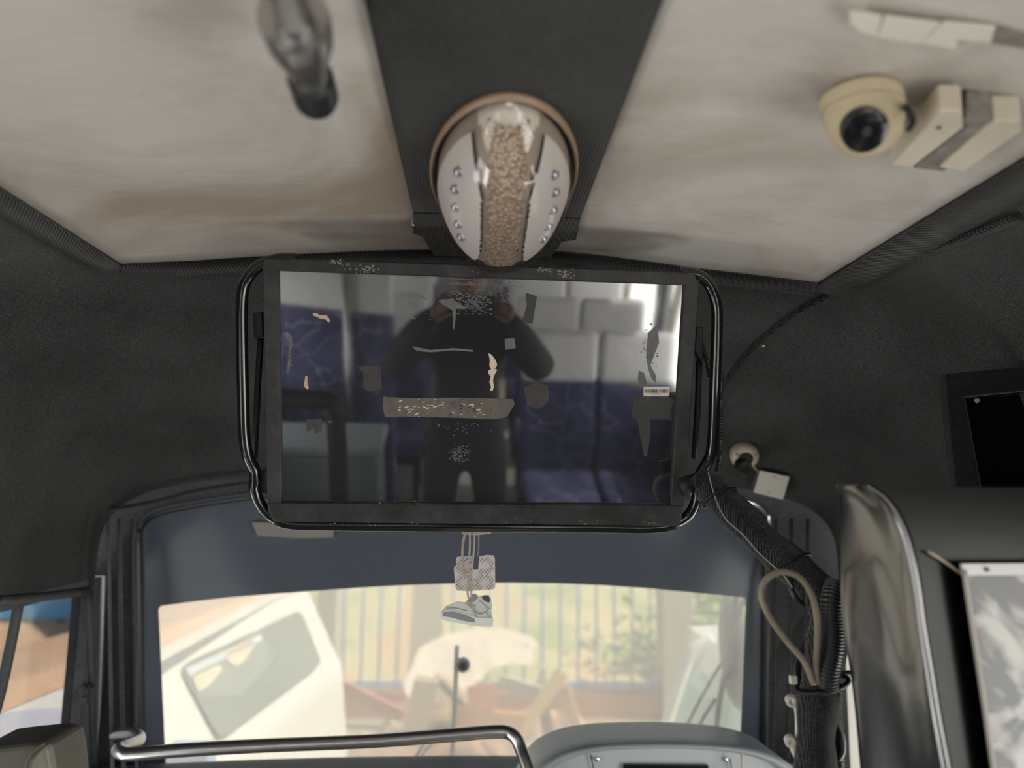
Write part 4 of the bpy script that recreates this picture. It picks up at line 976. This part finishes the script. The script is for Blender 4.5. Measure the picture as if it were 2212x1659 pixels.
#EXTERIOR
exec_ext = True
GZ = -1.05
M_ground = mat('yard_ground', srgb(150, 146, 128), rough=.9, var=(.7, .8, srgb(170, 150, 120)), bump=(6, .4, .05))
o = grid('ground', lambda u, v: Vector((-30+60*u, -25+55*v, GZ)), 8, 8, M_ground, smooth=False); tag(o, kind='structure')
o = box('ground_pale', (0, 3.4, GZ+.02), (9, 5.2, .03), mat('pale_concrete', srgb(205, 202, 196), rough=.9)); tag(o, kind='structure')  # unseen bright ground added ahead to bounce light onto the ceiling
o = box('ground_apron', (-7.5, 4.5, GZ+.03), (9, 7.0, .06), mat('concrete_apron', srgb(176, 172, 176), rough=.85, var=(1.5, .4, srgb(150, 146, 148)))); tag(o, kind='structure')
o = box('ground_sand', (-11, 12.5, GZ+.02), (14, 9.0, .04), mat('sandy_yard', srgb(216, 176, 134), rough=.95, var=(.6, .6, srgb(206, 186, 160)))); tag(o, kind='structure')
# bank beyond the fence
def bankf(u, v):
    y = 10.3+7*v; xl = -4.7-3.3*v; x = xl+(11-xl)*u
    return Vector((x, y, GZ+.1+v*2.6+.25*noise.noise(Vector((x*.6, y*.6, 2)))))
def ex_bank(m, N, L, b, tc):
    n = N.new('ShaderNodeTexNoise'); n.inputs['Scale'].default_value = .9; n.inputs['Detail'].default_value = 7
    L.new(tc.outputs['Object'], n.inputs['Vector']); r = N.new('ShaderNodeValToRGB'); e = r.color_ramp.elements
    e[0].position = .36; e[0].color = srgb(206, 170, 132); e[1].position = .62; e[1].color = srgb(164, 168, 120)
    x = e.new(.5); x.color = srgb(200, 190, 146)
    L.new(n.outputs['Fac'], r.inputs[0]); L.new(r.outputs[0], b.inputs['Base Color'])
o = grid('grass_bank', bankf, 40, 20, mat('dry_grass_bank', srgb(190, 180, 110), rough=.95, extra=ex_bank)); tag(o, kind='structure')
# brick footing and blue fence between concrete piers
FY = 9.6
M_blue_p = mat('blue_fence_paint', srgb(130, 172, 232), rough=.5)
M_brickb = mat('brick_footing', srgb(196, 128, 92), rough=.9, var=(5, .6, srgb(170, 140, 110)))
def X_at(px, Y=FY): return atY(px, 1400, Y).x
o = box('wall_footing', ((X_at(733)+X_at(1421))/2, FY+.02, GZ+.14), (X_at(1421)-X_at(733)-.01, .25, .30), M_brickb); tag(o, kind='structure')
fe = thing('fence', Vector((X_at(1000), FY, GZ)), 'blue painted bar fence between the concrete piers', 'fence')
zr = atY(1000, 1478, FY).z
box('fence_rail', ((X_at(733)+X_at(1421))/2, FY, zr), (X_at(1421)-X_at(733)-.02, .04, .05), M_blue_p, fe)
box('fence_rail', ((X_at(733)+X_at(1421))/2, FY, zr+1.9), (X_at(1421)-X_at(733)-.02, .04, .05), M_blue_p, fe)
k = 0
for px in range(742, 1412, 39):
    tube('fence_bar', [Vector((X_at(px), FY, GZ+.2)), Vector((X_at(px), FY, zr+2.1))], .014, M_blue_p, fe, n=1, seg=6)
for (a, b, hh, lab) in ((690, 732, 2.6, 'pale concrete fence pier behind the white van'), (1422, 1490, 2.6, 'wide concrete fence pier at the right end of the blue fence')):
    xa, xb = X_at(a), X_at(b)
    o = box('fence_pier', ((xa+xb)/2, FY-.05, GZ+hh/2), (xb-xa, .35, hh), mat('pier_concrete', srgb(200, 196, 178), rough=.9, var=(2, .5, srgb(180, 174, 152))), bevel=.02); tag(o, lab, 'pier', 'concrete fence piers')
# shrub beyond right pier
rnd = random.Random(21); V = []; F = []
sc = atY(1530, 1330, 11.0)
for _ in range(900):
    p = sc+Vector((rnd.gauss(0, .45), rnd.gauss(0, .4), rnd.gauss(0, .55))); s = rnd.uniform(.05, .11)
    d1 = Vector((rnd.uniform(-1, 1), rnd.uniform(-1, 1), rnd.uniform(-1, 1))).normalized()*s; d2 = d1.cross(Vector((rnd.uniform(-1, 1), rnd.uniform(-1, 1), 1))).normalized()*s*.5
    i0 = len(V); V += [p-d1, p-d2, p+d1, p+d2]; F.append((i0, i0+1, i0+2, i0+3))
bs = thing('shrub', Vector((sc.x, sc.y, GZ)), 'bright green shrub behind the right fence pier', 'shrub')
mk('foliage', V, F, mat('shrub_green', srgb(150, 176, 84), rough=.8), bs)
tube('stem', [Vector((sc.x, sc.y, GZ+.3)), sc], .04, M_rubbergrey, bs, n=2, seg=6)

# debris in front of the fence
def mound(u, v):
    x0, x1 = X_at(720, 8)-.2, X_at(1330, 8)+.3
    x = x0+(x1-x0)*u; y = 7.1+.9*v
    h = max(0, math.sin(math.pi*u))**.7*math.sin(math.pi*v)
    return Vector((x, y, GZ+.02+h*(.68+.35*noise.noise(Vector((x*1.7, y*1.7, 5)))+.15*noise.noise(Vector((x*6, y*6, 1))))))
o = grid('rubble_heap', mound, 50, 26, mat('rubble', srgb(196, 176, 150), rough=.95, var=(4, .9, srgb(206, 140, 104)), bump=(12, .6, .05)), smooth=False)
tag(o, 'heap of broken brick and earth in front of the blue fence', 'rubble', kind='stuff')
pl = [((730, 1475), (870, 1545), .10, srgb(196, 130, 98), 'reddish plank leaning down on the left of the rubble heap'),
      ((860, 1540), (930, 1500), .14, srgb(214, 184, 150), 'pale board lying at the left of the rubble heap'),
      ((1010, 1510), (1075, 1500), .22, srgb(206, 134, 96), 'orange board lying in the middle of the rubble heap'),
      ((980, 1545), (1130, 1560), .16, srgb(222, 160, 104), 'bright orange board at the front of the rubble heap'),
      ((1120, 1590), (1215, 1450), .12, srgb(220, 184, 130), 'tan plank propped up right of the rubble heap'),
      ((1190, 1610), (1170, 1500), .10, srgb(150, 118, 92), 'brown post standing at the right of the rubble heap'),
      ((1215, 1480), (1255, 1605), .11, srgb(222, 186, 132), 'yellowish plank slanting down at the right end of the heap'),
      ((1080, 1470), (1180, 1500), .12, srgb(206, 200, 184), 'grey white board near the top of the rubble heap'),
      ((1175, 1440), (1140, 1600), .06, srgb(228, 214, 196), 'narrow white plank beside the brown post'),
      ((940, 1460), (1010, 1530), .07, srgb(150, 150, 140), 'grey batten behind the middle wiper'),
      ((770, 1510), (850, 1500), .10, srgb(186, 130, 104), 'short red board at the left foot of the heap'),
      ((1240, 1588), (1300, 1592), .10, srgb(206, 200, 184), 'pale slab lying right of the heap')]
for i, (a, b, w, c_, lab) in enumerate(pl):
    Y = 6.72+.06*i
    p, q = atY(*a, Y), atY(*b, Y+.03); d = q-p; side = d.cross(Vector((.2, 1, .1))).normalized()
    P = [p-side*w/2, q-side*w/2, q+side*w/2, p+side*w/2]
    o = slab('plank', P, .035, d.cross(side), mat('plank_%d' % i, c_, rough=.85)); tag(o, lab, 'plank', 'planks on the rubble heap')
shp = [(905, 1400), (960, 1372), (1040, 1356), (1100, 1360), (1150, 1378), (1165, 1395), (1150, 1410), (1152, 1440), (1110, 1432), (1060, 1446), (1000, 1500), (960, 1460), (930, 1500), (890, 1530), (870, 1480), (890, 1440)]
def sheetY(x, y): return 8.1+(x-900)/260*.5+(1500-y)/150*.3
o = slab('plastic_tarp', [atY(x, y, sheetY(x, y)) for x, y in shp], .03, (0, 1, 0), mat('white_tarp', srgb(232, 218, 200), rough=.7, bump=(3, .6, .1)))
tag(o, 'large crumpled white tarpaulin draped over the rubble heap', 'tarpaulin')
o = slab('white_board', [atY(x, y, 9.0) for x, y in ((895, 1240), (955, 1240), (958, 1400), (905, 1470), (880, 1470))], .06, (0, 1, 0), mat('cream_board', srgb(226, 216, 192), rough=.7))
tag(o, 'tall cream board standing behind the white tarpaulin', 'board')
o = slab('carton', [atY(x, y, 6.45) for x, y in ((895, 1470), (948, 1476), (920, 1580), (868, 1574))], .2, (0, 1, 0), mat('brown_carton', srgb(186, 160, 134), rough=.85))
tag(o, 'brown carton standing below the white tarpaulin', 'box')

# white van left ahead
van = thing('white_van', Vector((-2.2, 4.6, GZ)), 'white minibus parked ahead on the left with a dark tinted side window', 'van')
hd = Vector((.03, 1, 0)).normalized() # heading
A = atY(390, 1440, 3.8); B = atY(640, 1320, 5.45); C = atY(690, 1438, 5.5); D = atY(475, 1592, 3.85)
hd = (((B-A)+(C-D))/2); hd.z = 0; hd.normalize()
M_van = mat('van_white', srgb(222, 219, 212), rough=.35, spec=.5)
yb0, yb1 = 2.55, C.y+.35
def vp(y, x, z):   # x = at y of A, sheared along the heading
    return Vector((x+(y-A.y)*hd.x/hd.y, y, z))
xt = A.x; xb = D.x-(D.y-A.y)*hd.x/hd.y; zt = A.z; zb_ = D.z
prof = [(xb+.10, GZ+.25), (xb+.12, GZ+.8), (xb+.05, zb_-.10), (xb, zb_-.02), (xt, zt+.02), (xt-.05, zt+.10), (xt-.13, zt+.15), (xt-.6, zt+.12), (xt-1.2, zt-.06), (xt-1.45, zt-.22), (xt-1.6, zb_-.1), (xt-1.65, GZ+.25)]
def vanf(u, v):
    k = u*(len(prof)-1); i = min(int(k), len(prof)-2); t = k-i
    x = prof[i][0]*(1-t)+prof[i+1][0]*t; z = prof[i][1]*(1-t)+prof[i+1][1]*t
    y = yb0+(yb1-yb0)*v
    return vp(y, x, z)
grid('body', vanf, 66, 6, M_van, van)
for y in (yb0, yb1):
    mk('end_panel', [vp(y, *q) for q in prof], [tuple(range(len(prof)))], M_van, van)
sn = (B-A).cross(D-A).normalized(); sn = sn if sn.x > 0 else -sn
def onv(px, py): return atP(px, py, A+sn*.012, sn)
wq = [(393, 1444), (405, 1430), (610, 1336), (640, 1322), (652, 1330), (688, 1420), (690, 1434), (676, 1448), (560, 1535), (490, 1588), (476, 1592), (466, 1584), (392, 1458)]
M_tint = mat('tinted_window', srgb(112, 120, 110), rough=.15, spec=.5, var=(1.2, .7, srgb(140, 144, 124)))
slab('side_window', [onv(*q) for q in wq], .008, sn, M_tint, van)
def onv2(px, py): return atP(px, py, A+sn*.024, sn)
slab('side_window', [onv(*q) for q in ((-120, 1560), (60, 1534), (172, 1530), (150, 1570), (88, 1700), (-140, 1740))], .008, sn, mat('lavender_window', srgb(196, 196, 208), rough=.3), van)
slab('window_blind', [onv2(*q) for q in ((400, 1444), (560, 1372), (568, 1382), (408, 1462))], .003, sn, mat('pale_blind', srgb(196, 200, 206), rough=.5), van)
slab('seat_cover', [onv2(*q) for q in ((488, 1404), (545, 1380), (548, 1396), (530, 1425), (510, 1440), (492, 1430))], .003, sn, mat('cream_seatcover', srgb(206, 192, 164), rough=.8), van)
slab('seat_cover', [onv2(*q) for q in ((415, 1462), (470, 1436), (480, 1446), (455, 1478), (428, 1496), (420, 1480))], .003, sn, mat('cream_seatcover', srgb(206, 192, 164), rough=.8), van)
def roofp(u, v):
    q = prof[5:9]; k = u*3; i = min(int(k), 2); t = k-i
    return vp(yb0+(yb1-yb0)*v, q[i][0]*(1-t)+q[i+1][0]*t, q[i][1]*(1-t)+q[i+1][1]*t+.006)
grid('roof_skin', roofp, 18, 6, mat('dusty_roof', srgb(206, 168, 136), rough=.7, var=(1.2, .8, srgb(214, 186, 160))), van)
box('roof_edge_strip', vp(4.6, xt-.02, zt+.13), (.05, 2.6, .03), mat('van_strip', srgb(236, 232, 220), rough=.4), van)
for y in (yb0+.6, yb1-.5):
    lathe('wheel', vp(y, xb+.02, GZ+.34), (1, 0, 0), [(.34, -.1), (.34, .06), (.30, .09), (.18, .09), (.16, .07), (.0003, .07)], M_rubber, van, seg=30)
o = slab('roadside_sign', [atY(x, y, 9.3) for x, y in ((330, 1280), (424, 1270), (424, 1360), (336, 1368))], .04, (0, 1, 0), mat('sign_grey', srgb(196, 198, 178), rough=.7))
tag(o, 'grey panel with a small red mark behind the white minibus roof', 'panel')
m_ = slab('red_mark', [atY(x, y, 9.28) for x, y in ((364, 1318), (376, 1314), (382, 1320), (372, 1326))], .004, (0, -1, 0), mat('mark_red', srgb(200, 110, 104), rough=.7), o)
# small things left of the van
o = box('blue_crate', atY(410, 1650, 3.0), (.16, .1, .14), mat('crate_blue', srgb(150, 176, 214), rough=.6), bevel=.01); 
tag(o, 'pale blue sign panel below the handrail at the left edge of the windscreen', 'panel')
tube('post', [atY(395, 1690, 3.0)-Vector((0, 0, .1)), Vector((atY(395, 1690, 3.0).x, 3.0, GZ))], .02, M_rubbergrey, o, n=1, seg=6)

# white van right ahead
v2 = thing('white_truck', Vector((1.9, 4.9, GZ)), 'white vehicle facing us at the right with a pale green windscreen', 'van')
VY = 4.6
def v2p(px, py, dy=0): return atY(px, py, VY+dy)
slab('cab_front', [v2p(*q) for q in ((1405, 1700), (1425, 1610), (1450, 1530), (1478, 1450), (1500, 1402), (1530, 1382), (1570, 1372), (1700, 1372), (1760, 1700))], .12, (0, 1, 0), M_van, v2, bevel=.03)
slab('windscreen', [v2p(x, y, -.012) for x, y in ((1436, 1640), (1458, 1560), (1482, 1478), (1500, 1452), (1680, 1452), (1730, 1640))], .01, (0, 1, 0), mat('pale_green_glass', srgb(170, 196, 190), rough=.12, spec=.6, var=(1, .5, srgb(190, 206, 202))), v2)
slab('roof', [v2p(1530, 1382, .12)+Vector((0, 0, 0)), v2p(1700, 1372, .12), v2p(1700, 1372, .12)+Vector((0, .45, 0)), v2p(1530, 1382, .12)+Vector((0, .45, 0))], -.05, (0, 0, 1), M_van, v2)
body = v2p(1560, 1500)
box('body', (v2p(1500, 1500).x+1.0, VY+.5, (v2p(1500, 1400).z+GZ+.3)/2), (1.3, .7, v2p(1500, 1400).z-GZ-.3), M_van, v2, bevel=.05)
tube('pillar', [v2p(1418, 1630, -.02), v2p(1448, 1540, -.02), v2p(1476, 1455, -.02), v2p(1498, 1404, -.02), v2p(1540, 1380, -.02)], .035, mat('van_pillar', srgb(236, 234, 226), rough=.3), v2, n=4, seg=10)
for sx in (-.4, .9):
    lathe('wheel', Vector((v2p(1600, 1500).x+sx, VY+.35, GZ+.34)), (1, 0, 0), [(.34, -.1), (.34, .1), (.2, .1), (.0003, .08)], M_rubber, v2, seg=26)
gl = v2p(1388, 1592, -.1)
o = lathe('fog_lamp', gl, (0, -1, 0), [(.05, -.05), (.055, 0), (.045, .03), (.02, .045), (.0003, .048)], M_van, v2, seg=24); o.name = 'round_mirror'
tube('mirror_stalk', [gl+Vector((.0, .03, 0)), v2p(1440, 1570, .02)], .012, M_rubber, v2, n=1, seg=6)

# left side: blue hoarding and low kerb
o = box('blue_hoarding', (-10.5, 15.6, GZ+1.25), (12, .1, 2.3), mat('blue_hoarding', srgb(110, 186, 250), rough=.7, var=(.5, .4, srgb(140, 205, 250)))); tag(o, 'bright blue hoarding seen through the left side window', 'hoarding')
tube('post', [Vector((-8, 15.7, GZ)), Vector((-8, 15.7, GZ+.6))], .06, M_rubbergrey, o, n=1, seg=6)
cq = [atZ(x, y, GZ+.12) for x, y in ((95, 1659), (150, 1659), (200, 1560), (190, 1500))]
o = slab('kerb', [atZ(90, 1690, GZ+.14), atZ(195, 1690, GZ+.14), atZ(205, 1520, GZ+.14), atZ(180, 1520, GZ+.14)], -.1, (0, 0, 1), mat('kerb_cream', srgb(222, 200, 186), rough=.8)); tag(o, kind='structure')

#REAR
# seats behind the camera, seen in the dark screen
def seat(loc, label):
    t = thing('bus_seat', loc, label, 'seat', 'bus seats behind the camera')
    x, y, z = loc
    box('cushion', (x, y+.22, z+.43), (.385, .44, .11), M_blue, t, bevel=.03)
    R = Matrix.Rotation(math.radians(9), 3, 'X')
    box('backrest', (x, y-.05, z+.82), (.385, .09, .74), M_blue, t, rot=R, bevel=.03)
    box('headrest_cover', (x, y-.088, z+1.07), (.392, .112, .27), M_cover, t, rot=R, bevel=.035)
    box('base_frame', (x, y+.2, z+.33), (.36, .34, .06), M_black, t)
    for sx in (-.15, .15):
        tube('leg', [Vector((x+sx, y+.34, z+.32)), Vector((x+sx, y+.34, z+.0))], .015, M_black, t, n=1, seg=8)
        tube('leg', [Vector((x+sx, y+.06, z+.32)), Vector((x+sx, y+.04, z+.0))], .015, M_black, t, n=1, seg=8)
    return t
def copy_tree(o, loc, label):
    c = o.copy(); COL.objects.link(c); c.location = loc; c['label'] = label
    for ch in list(o.children):
        d = ch.copy(); COL.objects.link(d); d.parent = c; d.matrix_parent_inverse = ch.matrix_parent_inverse.copy()
        for g in list(ch.children):
            e = g.copy(); COL.objects.link(e); e.parent = d; e.matrix_parent_inverse = g.matrix_parent_inverse.copy()
    return c
ords = ['front', 'second', 'third', 'fourth']
proto = seat((.46, -1.02, 0), 'blue patterned bus seat with white headrest cover, front row, aisle side, reflected in the screen')
for r in range(4):
    for j, xx_ in enumerate((.46, .86)):
        if r == 0 and j == 0: continue
        copy_tree(proto, (xx_, -1.02-.72*r, 0), 'blue patterned bus seat with white headrest cover, %s row, %s side, reflected in the screen' % (ords[r], 'aisle' if j == 0 else 'window'))
for r in range(3):
    for j, xx_ in enumerate((-.46, -.86)):
        copy_tree(proto, (xx_, -1.75-.72*r, 0), 'blue patterned bus seat left of the aisle, %s row, %s side' % (ords[r], 'aisle' if j == 0 else 'window'))
# bulkhead left
bk = thing('bulkhead_partition', Vector((-.72, -1.0, 0)), 'blue patterned partition topped by a white board, reflected at the left of the screen', 'partition')
Rz = Matrix.Rotation(math.radians(18), 3, 'Z')
bcen = Vector((-.69, -1.0, 0))
def bb(x, y, z): return bcen+Rz @ Vector((x, y, z))
box('fabric_panel', bb(0, 0, .72), (.66, .05, 1.20), M_blue, bk, rot=Rz, bevel=.01)
box('white_board', bb(0, .012, 1.60), (.66, .04, .54), M_board, bk, rot=Rz, bevel=.005)
tube('pole', [bb(.12, .06, 0), bb(.12, .06, 1.9)], .016, M_chromew, bk, n=1, seg=12)
ra = thing('guard_rail', Vector((-.80, -.30, 0)), 'black padded guard rail before the blue partition, reflected at lower left of the screen', 'rail')
tube('rail', [Vector((-1.0, -.30, .0)), Vector((-1.0, -.30, .6)), Vector((-1.0, -.30, 1.06)), Vector((-.95, -.30, 1.12)), Vector((-.62, -.30, 1.12)), Vector((-.56, -.30, 1.06)), Vector((-.56, -.30, .5)), Vector((-.56, -.30, 0))], .040, M_black, ra, n=3, seg=12)
sb = thing('storage_box', Vector((-.70, -.60, 0)), 'grey storage box by the door, reflected at the bottom left of the screen', 'box')
box('box_body', (-.69, -.60, .39), (.56, .26, .78), M_silverp, sb, bevel=.02)
box('box_lid', (-.69, -.60, .81), (.60, .30, .05), M_silverd, sb, bevel=.02)

# ------------------------------------------------------------------ the photographer, seen in the screen
M_cloth = mat('dark_top', srgb(34, 35, 40), rough=.9, bump=(20, .4, .01))
M_trous = mat('dark_trousers', srgb(28, 29, 34), rough=.9, bump=(20, .4, .01))
M_skin = mat('skin', srgb(120, 84, 66), rough=.55)
M_hair = mat('dark_hair', srgb(20, 18, 17), rough=.7)
def skin_obj(name, joints, edges, m, parent, root=0, sub=2):
    me = bpy.data.meshes.new(name); me.from_pydata([j[:3] for j in joints], edges, [])
    o = bpy.data.objects.new(name, me); COL.objects.link(o); me.materials.append(m)
    s = o.modifiers.new('skin', 'SKIN'); s.use_smooth_shade = True
    for i, j in enumerate(joints):
        v = me.skin_vertices[0].data[i]; v.radius = (j[3], j[4] if len(j) > 4 else j[3]); v.use_root = (i == root)
    b = o.modifiers.new('sub', 'SUBSURF'); b.levels = sub; b.render_levels = sub
    if parent: o.parent = parent; o.matrix_parent_inverse = _pinv(parent)
    return o
PX, PYY = -.02, -.36
pe = thing('person', Vector((PX, PYY, 0)), 'person in dark clothes holding a phone up with both hands, reflected in the dark screen', 'person')
J = [(PX, PYY, .95, .15, .11), (PX, PYY-.01, 1.12, .14, .10), (PX, PYY-.01, 1.30, .165, .115), (PX, PYY, 1.43, .12, .09), (PX, PYY+.01, 1.51, .055, .055), (PX, PYY+.02, 1.57, .055, .055),
     (PX-.17, PYY, 1.43, .088, .085), (PX-.30, PYY+.10, 1.27, .070), (PX-.18, PYY+.27, 1.46, .048), (PX-.12, PYY+.31, 1.54, .026),
     (PX+.17, PYY, 1.43, .088, .085), (PX+.31, PYY+.09, 1.27, .070), (PX+.21, PYY+.26, 1.46, .048), (PX+.15, PYY+.31, 1.54, .026),
     (PX-.10, PYY, .86, .095), (PX-.12, PYY+.02, .50, .065), (PX-.13, PYY-.01, .10, .042), (PX-.14, PYY+.13, .04, .035, .045),
     (PX+.10, PYY, .86, .095), (PX+.12, PYY+.03, .50, .065), (PX+.13, PYY, .10, .042), (PX+.15, PYY+.14, .04, .035, .045)]
E = [(0, 1), (1, 2), (2, 3), (3, 4), (4, 5), (3, 6), (6, 7), (7, 8), (8, 9), (3, 10), (10, 11), (11, 12), (12, 13), (0, 14), (14, 15), (15, 16), (16, 17), (0, 18), (18, 19), (19, 20), (20, 21)]
skin_obj('body', J, E, M_cloth, pe)
# head
hc_ = Vector((PX, PYY+.045, 1.655))
def headf(u, v):
    a = 2*math.pi*u; b = math.pi*(v-.5); c = math.cos(b); s = math.sin(b)
    x = .075*math.cos(a)*c; y = .095*math.sin(a)*c; z = .118*s
    if s < 0: x *= 1-.25*s*s; y *= 1-.12*s*s
    if y > 0:
        nz = math.exp(-((x/.014)**2))*math.exp(-(((z+.012)/.024)**2)); y += .022*nz
        for sx in (-1, 1): y -= .010*math.exp(-(((x-sx*.032)/.016)**2))*math.exp(-(((z-.012)/.012)**2))
        y += .006*math.exp(-((x/.022)**2))*math.exp(-(((z+.055)/.008)**2))
    return hc_+Vector((x, y, z))
grid('head', headf, 48, 36, M_skin, pe)
def hairf(u, v):
    a = 2*math.pi*u; b = math.pi*(.5*v); c = math.cos(b); s = math.sin(b)
    x = .083*math.cos(a)*c; y = .103*math.sin(a)*c; z = .02+.115*s
    if math.sin(a) > 0: z += .045*math.sin(a)*c
    else: z -= .05*-math.sin(a)*c
    return hc_+Vector((x, y, z))
grid('hair', hairf, 40, 14, M_hair, pe)
for sx in (-1, 1):
    lathe('ear', hc_+Vector((sx*.076, 0, 0)), (sx, .3, 0), [(.010, -.01), (.020, 0), (.016, .008), (.006, .006)], M_skin, pe, seg=14)
    lathe('eye', hc_+Vector((sx*.032, .074, .012)), (0, 1, 0), [(.011, 0), (.009, .006), (.0003, .009)], M_white, pe, seg=14)
    # hand with palm, four fingers, thumb
    w = Vector((PX+sx*(.135 if sx > 0 else .12)+(.015 if sx > 0 else 0), PYY+.31, 1.54))
    HJ = [(w.x, w.y, w.z, .024, .018), (w.x-sx*.004, w.y+.012, w.z+.035, .034, .016), (w.x-sx*.012, w.y+.018, w.z+.070, .036, .014)]
    HE = [(0, 1), (1, 2)]
    for k in range(4):
        zz = w.z+.055+.018*(1.5-k)*-1; L_ = (.9, 1.0, .95, .78)[k]
        b0 = len(HJ)
        HJ += [(w.x-sx*.028, w.y+.006, w.z+.040+.017*k, .0092), (w.x-sx*.042*L_, w.y-.012, w.z+.042+.017*k, .0085), (w.x-sx*.062*L_, w.y-.020, w.z+.043+.017*k, .0078)]
        HE += [(2 if k > 1 else 1, b0), (b0, b0+1), (b0+1, b0+2)]
    b0 = len(HJ)
    HJ += [(w.x-sx*.020, w.y+.022, w.z+.018, .011), (w.x-sx*.040, w.y+.014, w.z+.022, .010), (w.x-sx*.058, w.y+.004, w.z+.030, .009)]
    HE += [(0, b0), (b0, b0+1), (b0+1, b0+2)]
    skin_obj('hand', HJ, HE, M_skin, pe, sub=1)
ph = thing('phone', Vector((-.0, -.035, 1.60)), 'black phone held up by the person reflected in the screen', 'phone')
box('phone_body', (-.0, -.030, 1.603), (.155, .009, .075), M_blackgl, ph, bevel=.003)
box('phone_screen', (-.0, -.0348, 1.603), (.145, .001, .068), mat('phone_glass', srgb(20, 22, 26), rough=.05), ph)
lathe('lens_ring', Vector((-.045, -.0255, 1.62)), (0, 1, 0), [(.009, 0), (.009, .002), (.006, .0022), (.0003, .0015)], M_black, ph, seg=20)
